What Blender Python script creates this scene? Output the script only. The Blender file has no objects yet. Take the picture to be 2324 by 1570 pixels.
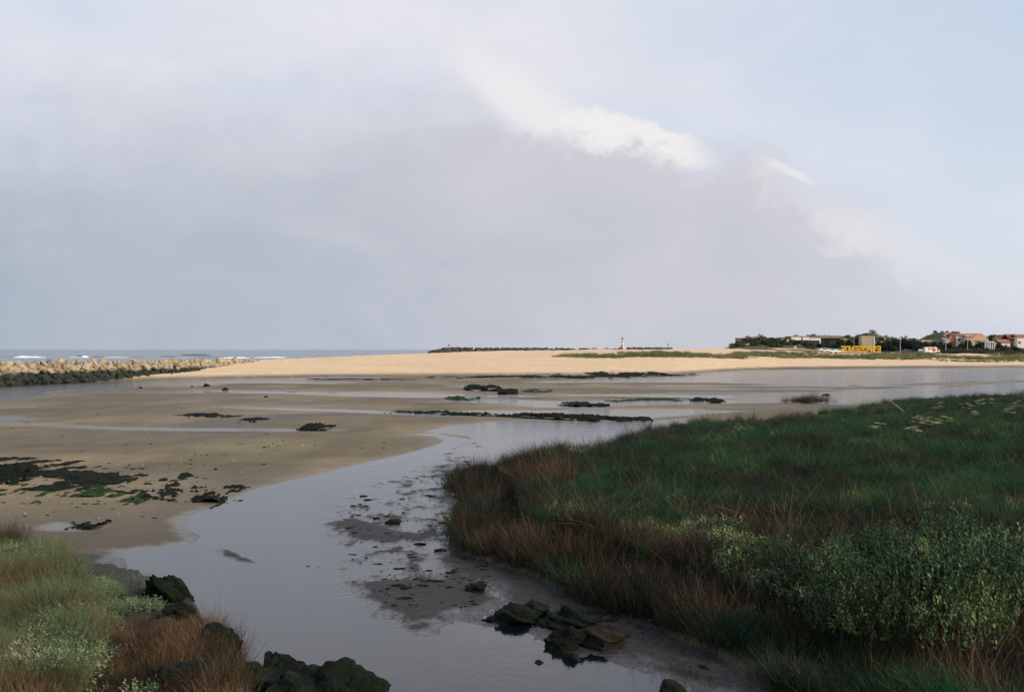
import bpy, bmesh, math, random
import numpy as np
random.seed(7); RNG = np.random.default_rng(7)
scn = bpy.context.scene
COL = scn.collection

# ------------------------------------------------------------------ camera
EYE = 5.0
cam_d = bpy.data.cameras.new('camera'); cam = bpy.data.objects.new('camera', cam_d); COL.objects.link(cam)
cam_d.lens = 40; cam_d.sensor_width = 36; cam_d.clip_start = 0.2; cam_d.clip_end = 60000
cam.location = (0, 0, EYE); cam.rotation_euler = (math.radians(90) + math.atan(8.0/2582.2), 0, 0)
scn.camera = cam

# ------------------------------------------------------------------ sun, world, exposure
SUN = np.array([0.83, -0.40, 0.46]); SUN = SUN/np.linalg.norm(SUN)
sun_el = math.asin(SUN[2]); sun_rot = math.atan2(SUN[0], SUN[1])
sd = bpy.data.lights.new('sun', 'SUN'); so = bpy.data.objects.new('sun', sd); COL.objects.link(so)
sd.energy = 4.2; sd.angle = math.radians(0.6); sd.color = (1.0, 0.85, 0.67)
import mathutils
so.rotation_euler = mathutils.Vector(tuple(SUN)).to_track_quat('Z', 'Y').to_euler()
so.location = (60, -30, 40)
scn.view_settings.view_transform = 'Standard'; scn.view_settings.look = 'None'
scn.view_settings.exposure = 0.0; scn.view_settings.gamma = 1.0
scn.view_settings.use_curve_mapping = False

class NT:
    """small helper to chain shader nodes"""
    def __init__(s, tree): s.t = tree; s.n = tree.nodes; s.l = tree.links
    def put(s, sock, v):
        if v is None: return
        if hasattr(v, 'is_output'): s.l.new(v, sock)
        else:
            if isinstance(v, (tuple, list)) and len(v) == 3 and sock.type == 'RGBA': v = (*v, 1)
            sock.default_value = v
    def m(s, op, a, b=None, c=None, clamp=False):
        n = s.n.new('ShaderNodeMath'); n.operation = op; n.use_clamp = clamp
        s.put(n.inputs[0], a); s.put(n.inputs[1], b); s.put(n.inputs[2], c); return n.outputs[0]
    def sstep(s, x, a, b):
        n = s.n.new('ShaderNodeMapRange'); n.interpolation_type = 'SMOOTHSTEP'
        s.put(n.inputs[0], x); s.put(n.inputs[1], a); s.put(n.inputs[2], b); return n.outputs[0]
    def mix(s, f, a, b, blend='MIX'):
        n = s.n.new('ShaderNodeMix'); n.data_type = 'RGBA'; n.blend_type = blend
        s.put(n.inputs[0], f); s.put(n.inputs[6], a); s.put(n.inputs[7], b); return n.outputs[2]
    def noise(s, vec, scale, detail=4, rough=0.55, dist=0.0):
        n = s.n.new('ShaderNodeTexNoise'); s.put(n.inputs['Vector'], vec)
        n.inputs['Scale'].default_value = scale; n.inputs['Detail'].default_value = detail
        n.inputs['Roughness'].default_value = rough; n.inputs['Distortion'].default_value = dist
        return n.outputs['Fac']
    def mapping(s, vec, scale=(1, 1, 1), loc=(0, 0, 0), rot=(0, 0, 0)):
        n = s.n.new('ShaderNodeMapping'); s.put(n.inputs[0], vec); n.inputs[1].default_value = loc
        n.inputs[2].default_value = rot; n.inputs[3].default_value = scale; return n.outputs[0]
    def curve(s, x, pts):
        n = s.n.new('ShaderNodeFloatCurve'); c = n.mapping.curves[0]
        while len(c.points) > 2: c.points.remove(c.points[1])
        pts = sorted(pts); c.points[0].location = pts[0]; c.points[1].location = pts[-1]
        for p in pts[1:-1]: c.points.new(*p)
        for p in c.points: p.handle_type = 'AUTO_CLAMPED'
        n.mapping.update(); s.put(n.inputs['Value'], x); return n.outputs[0]

world = bpy.data.worlds.new('World'); scn.world = world; world.use_nodes = True
w = NT(world.node_tree); w.n.clear()
SKY = 0.15
tc = w.n.new('ShaderNodeTexCoord'); gen = tc.outputs['Generated']
sep = w.n.new('ShaderNodeSeparateXYZ'); w.l.new(gen, sep.inputs[0])
sx, sy, sz = sep.outputs
sky = w.n.new('ShaderNodeTexSky'); sky.sky_type = 'NISHITA'; sky.sun_disc = False
sky.sun_elevation = sun_el; sky.sun_rotation = sun_rot; sky.air_density = 1.0; sky.dust_density = 1.5; sky.ozone_density = 1.5
az = w.m('ARCTAN2', sx, sy); el = w.m('ARCSINE', sz)
azn = w.m('MULTIPLY_ADD', az, 1/1.2, 0.5, clamp=True)          # -0.6..0.6 rad -> 0..1
def AZ(px): return math.atan((px-1250)/2777.8)/1.2 + 0.5
def EL(px, py): return math.atan((853-py)/2777.8*math.cos(math.atan((px-1250)/2777.8)))
# wispy coordinates, stretched along the horizon
cvec = w.mapping(gen, (1.0, 1.0, 2.4), rot=(0, math.radians(12), 0))
n_big = w.noise(cvec, 2.6, 5, 0.5, 0.4)
n_mid = w.noise(w.mapping(gen, (1, 1, 2.0), (3, 1, 2), rot=(0, math.radians(14), 0)), 9, 6, 0.55, 0.3)
n_fin = w.noise(w.mapping(gen, (1, 1, 1.3), (1, 5, 2)), 34, 7, 0.62, 0.5)
n_puf = w.noise(w.mapping(gen, (1, 1, 1.25), (2, 7, 4)), 15, 8, 0.58, 0.2)
veil = w.m('ADD', w.curve(azn, [(0, .95), (AZ(900), .95), (AZ(1500), .90), (AZ(1900), .74), (AZ(2200), .60), (AZ(2500), .42), (1, .45)]),
           w.m('MULTIPLY', w.m('SUBTRACT', n_mid, 0.5), 0.8))
veil = w.m('ADD', veil, w.m('MULTIPLY', w.sstep(el, 0.20, 0.02), 0.35))
veil = w.m('SUBTRACT', veil, w.m('MULTIPLY', w.sstep(el, 0.28, 0.55), 0.45), clamp=True)
c_blue = w.mix(0.70, sky.outputs[0], (0.60/SKY, 0.73/SKY, 0.87/SKY))
c_veil = w.mix(w.sstep(n_big, 0.35, 0.65), (0.67, 0.715, 0.82), (0.77, 0.775, 0.845))
c_veil = w.mix(1.0, c_veil, (1/SKY,)*3, 'MULTIPLY')
col = w.mix(veil, c_blue, c_veil)
wob = w.m('ADD', w.m('MULTIPLY', w.m('SUBTRACT', n_puf, 0.5), 1.0), w.m('MULTIPLY', w.m('SUBTRACT', n_fin, 0.5), 0.55))
def puff(col, px, py, a, b, tilt, soft, amt, rag, c):
    """one bank of sunlit cloud: a tilted, ragged ellipse at a place in the sky"""
    az0 = math.atan((px-1250)/2777.8); el0 = EL(px, py); a /= 2777.8; b /= 2777.8; t = math.radians(tilt)
    da = w.m('SUBTRACT', az, az0); de = w.m('SUBTRACT', el, el0)
    u = w.m('SUBTRACT', w.m('MULTIPLY', da, math.cos(t)/a), w.m('MULTIPLY', de, math.sin(t)/a))
    v = w.m('ADD', w.m('MULTIPLY', da, math.sin(t)/b), w.m('MULTIPLY', de, math.cos(t)/b))
    q = w.m('SUBTRACT', 1.0, w.m('SQRT', w.m('ADD', w.m('MULTIPLY', u, u), w.m('MULTIPLY', v, v))))
    q = w.m('ADD', q, w.m('MULTIPLY', wob, rag))
    return w.mix(w.m('MULTIPLY', w.sstep(q, 0.0, soft), amt), col, tuple(k/SKY for k in c))
WHT = (0.875, 0.85, 0.85)
col = puff(col, 1300, 130, 620, 130, 12, .9, .45, .5, (.80, .79, .83))
col = puff(col, 1320, 275, 330, 90, 33, .7, .85, .9, (.85, .825, .84))
col = puff(col, 1570, 350, 235, 66, 21, .45, .95, 2.2, WHT)
col = puff(col, 1500, 318, 170, 60, 16, .7, .8, 1.4, WHT)
col = puff(col, 1700, 392, 80, 30, 10, .6, .8, .8, WHT)
# grey cloud bank whose ragged upper edge falls from left to right
edge = w.curve(azn, [(AZ(x), 0.5 + EL(x, y)) for x, y in
        [(-200, 330), (300, 330), (800, 290), (1100, 270), (1300, 350), (1400, 372), (1480, 362), (1560, 376), (1650, 392), (1730, 388), (1800, 372), (1890, 400), (1990, 450), (2120, 560), (2260, 690), (2450, 770)]] + [(0, .68), (1, .53)])
edge = w.m('SUBTRACT', edge, 0.5)
soft = w.curve(azn, [(0, .10), (AZ(700), .10), (AZ(1050), .05), (AZ(1250), .022), (AZ(1370), .014), (AZ(1450), .009), (AZ(1650), .012), (AZ(1780), .03), (AZ(1900), .02), (AZ(2000), .03), (AZ(2150), .05), (1, .07)])
ddn = w.m('ADD', w.m('SUBTRACT', edge, el), w.m('MULTIPLY', wob, 0.085))
gmask = w.sstep(ddn, w.m('MULTIPLY', soft, -1.0), soft)
gl = w.curve(azn, [(0, 0.0), (AZ(0), 0.05), (AZ(700), .32), (AZ(1300), .68), (AZ(1900), .86), (1, .9)])
gl = w.m('ADD', gl, w.m('MULTIPLY', w.m('SUBTRACT', n_mid, 0.5), 0.75))
gl = w.m('ADD', gl, w.m('MULTIPLY', w.sstep(el, 0.05, 0.24), 0.35), clamp=True)
c_grey = w.mix(gl, (0.385, 0.455, 0.535), (0.615, 0.61, 0.675))
c_grey = w.mix(1.0, c_grey, (1/SKY,)*3, 'MULTIPLY')
gamt = w.curve(azn, [(0, .94), (AZ(1700), .97), (AZ(2000), .85), (AZ(2300), .6), (1, .5)])
col = w.mix(w.m('MULTIPLY', gmask, gamt), col, c_grey)
col = puff(col, 1940, 424, 85, 17, 28, .7, .75, 1.6, (.85, .825, .83))
col = puff(col, 2000, 520, 230, 75, 36, .9, .6, 2.8, (.81, .787, .80))
col = puff(col, 2160, 590, 260, 80, 25, .9, .4, 2.2, (.79, .77, .79))
col = puff(col, 860, 590, 330, 60, 12, 1.0, .22, .8, (.70, .70, .75))
bg = w.n.new('ShaderNodeBackground'); w.l.new(col, bg.inputs[0]); bg.inputs[1].default_value = SKY
wo = w.n.new('ShaderNodeOutputWorld'); w.l.new(bg.outputs[0], wo.inputs[0])

# ------------------------------------------------------------------ pixel -> place helpers
FD, CX, HZ = 2582.2, 1162.0, 793.0          # measured in the photograph at 2324 px width
def G(x, y, z=0.0):
    d = (EYE-z)*FD/(y-HZ); return ((x-CX)/FD*d, d)
def GS(x, y, z=0.0): return G(x/1.07573, y/1.07573, z)      # the same at 2500 px width
def PS(x, y, d): return ((x-1250)/2777.8*d, d, EYE-(y-853)/2777.8*d)
def XS(x, d): return (x-1250)/2777.8*d
def ZS(y, d): return EYE-(y-853)/2777.8*d

# ------------------------------------------------------------------ numpy noise and polygon distance
def _h(ix, iy, s):
    n = (ix.astype(np.int64)*374761393 + iy.astype(np.int64)*668265263 + s*1442695041) & 0xffffffff
    n = ((n ^ (n >> 13))*1274126177) & 0xffffffff
    return ((n ^ (n >> 16)) & 0xffff)/65535.0
def vnoise(x, y, s=0):
    ix = np.floor(x); iy = np.floor(y); fx = x-ix; fy = y-iy
    fx = fx*fx*(3-2*fx); fy = fy*fy*(3-2*fy)
    a = _h(ix, iy, s); b = _h(ix+1, iy, s); c = _h(ix, iy+1, s); d = _h(ix+1, iy+1, s)
    return (a*(1-fx)+b*fx)*(1-fy)+(c*(1-fx)+d*fx)*fy
def fbm(x, y, s=0, o=4, g=0.5):
    t = 0; a = 1; n = 0
    for k in range(o):
        t = t+a*vnoise(x*2**k+17.3*k, y*2**k-9.1*k, s+k); n += a; a *= g
    return t/n
def sm(x, a, b):
    t = np.clip((x-a)/(b-a), 0, 1); return t*t*(3-2*t)
def sdf(poly, X, Y, reach=8.0):
    """signed distance, positive inside; beyond reach it is just -reach"""
    P = np.array(poly, float); out = np.full(X.shape, -reach)
    lo = P.min(0)-reach; hi = P.max(0)+reach
    k = (X > lo[0]) & (X < hi[0]) & (Y > lo[1]) & (Y < hi[1])
    if not k.any(): return out
    x = X[k]; y = Y[k]; best = np.full(x.shape, 1e9); ins = np.zeros(x.shape, bool)
    for i in range(len(P)):
        a = P[i]; b = P[(i+1) % len(P)]; e = b-a
        t = np.clip(((x-a[0])*e[0]+(y-a[1])*e[1])/max(e@e, 1e-12), 0, 1)
        best = np.minimum(best, (x-a[0]-t*e[0])**2+(y-a[1]-t*e[1])**2)
        c = (a[1] > y) != (b[1] > y)
        if a[1] != b[1]: ins ^= c & (x < (b[0]-a[0])*(y-a[1])/(b[1]-a[1])+a[0])
    out[k] = np.where(ins, 1, -1)*np.sqrt(best); return out

# ------------------------------------------------------------------ where the water stands (outlines read off the photograph)
def poly(pts, z=0.0): return [G(x, y, z) for x, y in pts]
WATER = [
 # stream with its lower basin
 poly([(1012, 988), (1030, 990), (1066, 996), (1072, 1004), (1045, 1016), (1000, 1034), (955, 1052), (900, 1076), (850, 1100), (800, 1130), (762, 1160), (752, 1200), (770, 1250),
       (790, 1300), (812, 1340), (850, 1380), (905, 1412), (972, 1433), (990, 1392), (1075, 1400), (1120, 1416), (1215, 1412), (1230, 1455), (1305, 1474), (1400, 1482), (1460, 1506), (1600, 1548), (1760, 1590), (2000, 1680),
       (2000, 2400), (200, 2400), (300, 1600), (330, 1480), (310, 1380), (280, 1250), (380, 1241), (440, 1232), (456, 1216), (424, 1196), (432, 1172), (482, 1148), (536, 1126), (600, 1103), (700, 1080), (800, 1056), (900, 1034), (960, 1018), (1000, 1005), (1006, 998), (985, 990), (935, 984), (990, 983)]),
 # wide pool under the dark ridge
 poly([(955, 980), (1010, 968), (1100, 957), (1200, 954), (1320, 957), (1450, 956), (1560, 950), (1560, 1010), (1400, 1030), (1120, 1050), (1060, 1060), (1050, 1030), (1084, 1010), (1082, 998), (1060, 989), (1010, 984)]),
 poly([(1000, 937), (1090, 932), (1250, 931), (1400, 930), (1560, 928), (1640, 932), (1560, 942), (1450, 950), (1380, 946), (1250, 941), (1120, 941)]),
 poly([(0, 958), (120, 963), (260, 969), (420, 972), (700, 974), (760, 977), (700, 978), (420, 977.5), (250, 974), (120, 967), (0, 962)]),
 poly([(520, 924), (640, 925), (760, 928), (880, 933), (1000, 938), (1090, 944), (980, 943), (860, 938), (700, 932), (560, 927)]),
 poly([(-300, 869), (0, 869), (150, 868), (400, 862), (560, 856), (700, 854), (900, 853), (900, 855), (700, 860), (560, 868), (420, 875), (260, 880), (130, 888), (60, 895), (0, 899), (-300, 903)]),
 poly([(-300, 901), (0, 902), (40, 904), (66, 905), (40, 909), (0, 911), (-300, 912)]),
 poly([(-300, 944), (0, 944), (50, 947), (68, 951), (30, 954), (0, 955), (-300, 957)]),
 poly([(400, 891), (640, 889), (900, 892), (1120, 896), (1250, 899), (1120, 902), (950, 902), (800, 899), (640, 893)]),
 poly([(1020, 905), (1150, 906), (1250, 910), (1330, 913), (1480, 909), (1620, 911), (1760, 908), (1700, 914), (1560, 917), (1420, 917), (1370, 923), (1260, 922), (1180, 914)]),
 poly([(1240, 896), (1400, 894), (1620, 898), (1760, 896), (1900, 888), (2080, 880), (2324, 868), (2700, 860), (2700, 906), (2324, 902), (2000, 918), (1880, 917), (1790, 908), (1640, 904), (1450, 900)]),
 poly([(1180, 867), (1400, 862), (1540, 858), (1570, 849), (1640, 843), (1750, 839), (1900, 838), (2100, 837), (2400, 837), (2800, 837), (2800, 858), (2324, 862), (2100, 868), (1950, 876), (1800, 873), (1620, 868), (1400, 868)]),
 poly([(115, 1193), (190, 1196), (175, 1201), (110, 1199)]),
 poly([(1100, 1343), (1140, 1345), (1170, 1357), (1185, 1368), (1150, 1368), (1118, 1356)]),
]
MUD = poly([(1072, 1000), (1100, 1020), (1060, 1060), (1040, 1110), (1110, 1130), (1130, 1260), (1320, 1310), (1500, 1380), (1640, 1450), (1800, 1500), (2330, 1560), (2600, 1760), (2000, 1760), (1760, 1590), (1600, 1548), (1460, 1506), (1400, 1482),
            (1305, 1474), (1230, 1455), (1215, 1412), (1120, 1416), (1075, 1400), (990, 1392), (972, 1433), (905, 1412), (850, 1380), (812, 1340), (770, 1250), (745, 1200), (752, 1160), (800, 1130), (900, 1076), (1000, 1034)])
BARS = [poly(p) for p in [
 [(790, 1318), (900, 1310), (1040, 1312), (1090, 1330), (1125, 1360), (1100, 1385), (1000, 1392), (972, 1430), (905, 1410), (850, 1376)],
 [(752, 1170), (830, 1176), (900, 1196), (965, 1215), (900, 1228), (800, 1222), (760, 1200)],
 [(1100, 1255), (1300, 1310), (1500, 1390), (1650, 1460), (1900, 1530), (2400, 1640), (2200, 1760), (1760, 1592), (1600, 1548), (1460, 1506), (1400, 1484), (1330, 1470), (1260, 1400), (1180, 1366), (1120, 1330), (1060, 1300)],
 [(478, 1250), (505, 1240), (545, 1246), (582, 1278), (540, 1274), (490, 1262)],
]]
# raised banks: near edge on the mud, far edge where the tops of the plants hide it
BANK_R = poly([(1064, 1108), (1106, 1126), (1104, 1165), (1114, 1200), (1106, 1232), (1130, 1250), (1300, 1302), (1400, 1352), (1500, 1384), (1600, 1400), (1640, 1440), (1740, 1474), (1860, 1545), (2050, 1580), (2350, 1630), (2900, 1720)]) + \
         poly([(3000, 862), (2324, 884), (2200, 888), (2000, 898), (1900, 918), (1700, 938), (1500, 948), (1450, 962), (1400, 988)], 0.95) + poly([(1200, 1013), (1110, 1030)], .78) + poly([(1084, 1042)], 0.72)
BANK_L = poly([(-500, 1190), (0, 1190), (100, 1195), (200, 1206), (260, 1230), (300, 1265), (330, 1305), (368, 1345), (380, 1400), (372, 1450), (330, 1570), (300, 1800), (-700, 1800)], 1.0)

# ------------------------------------------------------------------ height of the ground
cols = np.array
T_px = cols([-900, 0, 110, 200, 420, 650, 1000, 1400, 1650, 1760, 1900, 2200, 2500, 3400])
T_db = cols([146, 158, 167, 176, 190, 202, 212, 216, 226, 268, 300, 318, 326, 330])
C_px = cols([-900, -100, 0, 125, 236, 335, 422, 520, 620, 800, 1000, 1250, 1500, 1750, 1860, 2050, 2200, 2330, 2500, 3400])
C_dc = cols([150, 155, 164, 177, 189, 200, 212, 233, 256, 290, 320, 350, 370, 400, 405, 410, 415, 420, 430, 430])
C_zc = cols([.05, .05, .12, .55, .92, 1.18, 1.30, 2.0, 2.65, 3.15, 3.85, 4.72, 5.0, 5.3, 4.75, 3.75, 3.7, 3.4, 3.1, 3.1])
def hill(X, Y, px, d, ztop, sx, sy, p=2.0):
    return np.exp(-(np.abs(X-XS(px, d))/sx)**p-(np.abs(Y-d)/sy)**2)*ztop
def ground(X, Y, full=False):
    X = np.asarray(X, float); Y = np.asarray(Y, float)
    sh = X.shape; X = X.ravel(); Y = Y.ravel()
    n1 = fbm(X*0.9, Y*0.35, 3, 4); n2 = fbm(X*0.16, Y*0.10, 11, 3); n3 = fbm(X*3.1, Y*1.3, 23, 3)
    jit = (n1-0.5)*0.9*np.clip(Y/60, 0.25, 1.6)
    wd = np.full(X.shape, -8.0)
    for P in WATER: wd = np.maximum(wd, sdf(P, X, Y))
    land = -wd+jit*0.35
    slope = np.clip(1.3/np.maximum(Y, 10), 0.010, 0.06)
    h = np.where(land > 0, 0.11*(1-np.exp(-land*slope/0.11))+0.03*(n2-0.3)*np.clip(land/4, 0, 1), np.maximum(land*0.05, -0.25))
    h = np.where(land > 0, np.maximum(h, 0.004), h)
    # far flats: streaks of standing water
    far = sm(Y, 70, 130)*(.42+.58*sm(X, 8, 40))
    streak = fbm(X*0.035+3, Y*0.22, 41, 4)
    h = np.where((land > 0), h-far*sm(streak, 0.50, 0.66)*0.15, h+far*sm(streak, 0.60, 0.68)*0.10*(wd > 0)*(Y > 130))
    br = sdf(BANK_R, X, Y, 12); bl = sdf(BANK_L, X, Y, 8)
    # mud: barely above or below the water
    md = sdf(MUD, X, Y, 4.0); bar = np.full(X.shape, -4.0)
    for P in BARS: bar = np.maximum(bar, sdf(P, X, Y, 4.0))
    mm = sm(md+jit*0.5, -0.9, 0.2)
    strk = fbm(X*1.9+Y*0.2, Y*0.95-X*0.1, 61, 6, 0.72)
    hm = (strk-0.475)*0.10+0.018*(n3-0.5)+sm(bar+jit*0.6, -0.8, 1.3)*0.045+sm(br, -4.5, -.5)*.012-.004
    h = h*(1-mm)+hm*mm
    h = np.maximum(h, np.where(bar > -1.5, sm(bar+jit*0.9, -0.25, 0.55)*0.07-0.025+0.05*(strk-0.5), -9))
    # beach, dunes and the land under the village
    px = 1250+X/np.maximum(Y, 1)*2777.8
    db = np.interp(px, T_px, T_db)+(n2-0.5)*8; dc = np.interp(px, C_px, C_dc); zc = np.interp(px, C_px, C_zc)
    t = (Y-db)/(dc-db)
    bz = zc*np.clip(t, 0, 1)**0.9
    back = Y-dc
    vill = sm(px, 1640, 1850)
    sea_side = zc-np.clip(back, 0, None)*np.where(px < 500, 0.25, 0.05)
    town = zc+np.clip(back, 0, 110)*0.022
    after = np.maximum(sea_side, -2.5)*(1-vill)+town*vill
    town_end = sm(Y, 780, 880); after = after*(1-town_end)-2.5*town_end
    b = np.where(back > 0, after, bz)
    dune = (fbm(X*0.07, Y*0.05, 71, 4)-0.5)*1.1*sm(t, 0.25, 0.9)*np.where(back > 0, vill, 1)
    b = b+dune*np.where(px < 700, 0.4, 1)
    if True:
        mx = np.maximum
        hl = mx(hill(X, Y, 1868, 455, 2.7, 13, 24, 6), hill(X, Y, 1965, 452, 1.0, 12, 20, 4))
        hl = mx(hl, mx(hill(X, Y, 2128, 570, 6.6, 9, 30), mx(hill(X, Y, 2055, 590, 4.6, 34, 30, 4), hill(X, Y, 2200, 620, 4.6, 26, 30, 3))))
        hl = mx(hl, mx(hill(X, Y, 2302, 620, 8.6, 12, 30, 2.2), mx(hill(X, Y, 2450, 640, 7.2, 12, 30, 2), hill(X, Y, 2420, 610, 4.6, 62, 30, 4))))
        b = b+hl*(1+0.30*(fbm(X*0.16, Y*0.16, 83, 3)-0.5))
    beach = t > 0
    k = sm(t, -0.15, 0.02)
    h = np.where(beach, np.where(back > 0, b, np.maximum(b, h*0+0.02)+0.06), h)
    # vegetated banks
    nb = fbm(X*0.5, Y*0.4, 91, 4)
    hr = (sm(br+(nb-0.5)*0.7+(n3-.5)*.35, -0.45, 0.95)*0.66+sm(br, 1.5, 11)*0.22+(nb-0.5)*0.34*sm(br, .3, 2)) - 0.05
    hlft = (sm(bl+(nb-0.5)*0.6+(n3-.5)*.25, -0.42, 0.85)*0.80+sm(bl, 1, 6)*0.25+(nb-0.5)*0.25*sm(bl, 0, 2)) - 0.05
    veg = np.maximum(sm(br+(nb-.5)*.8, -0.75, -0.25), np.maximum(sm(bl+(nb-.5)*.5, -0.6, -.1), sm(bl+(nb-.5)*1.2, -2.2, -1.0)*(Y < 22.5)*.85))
    h = np.where(br > -1.2, np.maximum(h, hr), h); h = np.where(bl > -0.9, np.maximum(h, hlft), h)
    if not full: return h.reshape(sh)
    film = (1-sm(h+(n3-.5)*.016+(fbm(X*2.2+Y*.6, Y*1.6-X*.3, 66, 3)-.5)*.020, 0.003, 0.026))
    wet = 1-sm(h+(n2-0.5)*0.10+(n1-0.5)*0.05, 0.10, 0.62)
    wet = np.clip(wet*(0.72+0.5*n2), 0, 1)
    mudm = np.clip(sm(md, -3.9, -1.8)*np.where((X > -.09*Y) & (Y < 37), 1, 0)+sm(md, -1.6, -.4)+sm(bar, -1.0, 0.0)+sm(bl, -2.6, -0.7)+sm(br, -5.0, -2.0)*(Y < 52), 0, 1)
    damp_shade = np.exp(-((X-G(220, 1210)[0])/8)**2-((Y-G(220, 1225)[1])/5.0)**2)  # left flat: damp sand, with cloud shade put into the mud tone
    mudm = np.clip(np.maximum(mudm, damp_shade*0.62), 0, 1)*(1-veg)
    soil = np.where((Y > 380) & (px > 1780) & (back > 6), sm(fbm(X*0.12, Y*0.12, 101, 3), 0.28, 0.46), 0)
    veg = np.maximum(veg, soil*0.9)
    return h, wet, mudm, veg, film*np.clip(mudm+.25, 0, 1)*(1-veg)
def gz(x, y): return float(ground(np.array([x]), np.array([y]))[0])

# ------------------------------------------------------------------ object helpers
def tag(o, label, cat=None, group=None, kind=None):
    if label: o['label'] = label
    if cat: o['category'] = cat
    if group: o['group'] = group
    if kind: o['kind'] = kind
    return o
def mesh_np(name, V, F, mats=(), smooth=False):
    me = bpy.data.meshes.new(name); V = np.asarray(V, np.float32); F = np.asarray(F, np.int32)
    k = F.shape[1]
    me.vertices.add(len(V)); me.vertices.foreach_set('co', V.ravel())
    me.loops.add(F.size); me.loops.foreach_set('vertex_index', F.ravel())
    me.polygons.add(len(F)); me.polygons.foreach_set('loop_start', np.arange(0, F.size, k, dtype=np.int32))
    me.polygons.foreach_set('loop_total', np.full(len(F), k, np.int32))
    me.update(calc_edges=True); me.validate()
    for m in mats: me.materials.append(m)
    me.polygons.foreach_set('use_smooth', np.full(len(me.polygons), smooth))
    return me
def put(name, me, parent=None, loc=None, rot=None, scl=None):
    o = bpy.data.objects.new(name, me); COL.objects.link(o)
    if parent: o.parent = parent
    if loc is not None: o.location = loc
    if rot is not None: o.rotation_euler = rot
    if scl is not None: o.scale = scl
    return o
def empty(name, loc, label, cat, group=None, rz=0):
    o = bpy.data.objects.new(name, None); COL.objects.link(o); o.location = loc; o.rotation_euler = (0, 0, rz)
    o.empty_display_size = 0.3
    return tag(o, label, cat, group)
def copy_tree(o, parent=None):
    c = o.copy(); COL.objects.link(c); c.parent = parent
    for ch in o.children: copy_tree(ch, c)
    return c
class MB:
    """collects solids into one bmesh"""
    def __init__(s): s.bm = bmesh.new()
    def box(s, x0, x1, y0, y1, z0, z1):
        v = [s.bm.verts.new(p) for p in [(x0, y0, z0), (x1, y0, z0), (x1, y1, z0), (x0, y1, z0), (x0, y0, z1), (x1, y0, z1), (x1, y1, z1), (x0, y1, z1)]]
        for f in [(3, 2, 1, 0), (4, 5, 6, 7), (0, 1, 5, 4), (1, 2, 6, 5), (2, 3, 7, 6), (3, 0, 4, 7)]: s.bm.faces.new([v[i] for i in f])
        return s
    def prism(s, pts, a, b, axis='y'):
        """polygon in (x,z) extruded along y, or in (x,y) along z"""
        f = (lambda p, t: (p[0], t, p[1])) if axis == 'y' else ((lambda p, t: (t, p[0], p[1])) if axis == 'x' else (lambda p, t: (p[0], p[1], t)))
        A = [s.bm.verts.new(f(p, a)) for p in pts]; B = [s.bm.verts.new(f(p, b)) for p in pts]; n = len(pts)
        s.bm.faces.new(A); s.bm.faces.new(B[::-1])
        for i in range(n): s.bm.faces.new([A[(i+1) % n], A[i], B[i], B[(i+1) % n]])
        return s
    def lathe(s, prof, cx=0, cy=0, seg=16):
        rings = [[s.bm.verts.new((cx+r*math.cos(2*math.pi*k/seg), cy+r*math.sin(2*math.pi*k/seg), z)) for k in range(seg)] for r, z in prof]
        for a, b in zip(rings[:-1], rings[1:]):
            for k in range(seg): s.bm.faces.new([a[k], a[(k+1) % seg], b[(k+1) % seg], b[k]])
        s.bm.faces.new(rings[0][::-1]); s.bm.faces.new(rings[-1]); return s
    def tube(s, pts, rad, seg=6):
        pts = [mathutils.Vector(p) for p in pts]; rad = rad if isinstance(rad, (list, tuple)) else [rad]*len(pts); prev = None
        rings = []
        for i, p in enumerate(pts):
            t = (pts[min(i+1, len(pts)-1)]-pts[max(i-1, 0)]).normalized()
            u = t.orthogonal().normalized() if prev is None else (prev-t*prev.dot(t)).normalized()
            prev = u; v = t.cross(u)
            rings.append([s.bm.verts.new(p+(u*math.cos(2*math.pi*k/seg)+v*math.sin(2*math.pi*k/seg))*rad[i]) for k in range(seg)])
        for a, b in zip(rings[:-1], rings[1:]):
            for k in range(seg): s.bm.faces.new([a[k], a[(k+1) % seg], b[(k+1) % seg], b[k]])
        s.bm.faces.new(rings[0][::-1]); s.bm.faces.new(rings[-1]); return s
    def bevel(s, w, seg=1):
        bmesh.ops.bevel(s.bm, geom=list(s.bm.edges), offset=w, segments=seg, affect='EDGES'); return s
    def mesh(s, name, mat, smooth=False):
        bmesh.ops.recalc_face_normals(s.bm, faces=list(s.bm.faces))
        me = bpy.data.meshes.new(name); s.bm.to_mesh(me); s.bm.free(); me.materials.append(mat)
        if smooth:
            for p in me.polygons: p.use_smooth = True
        return me
    def build(s, name, mat, parent=None, loc=None, smooth=False): return put(name, s.mesh(name, mat, smooth), parent, loc)

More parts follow.
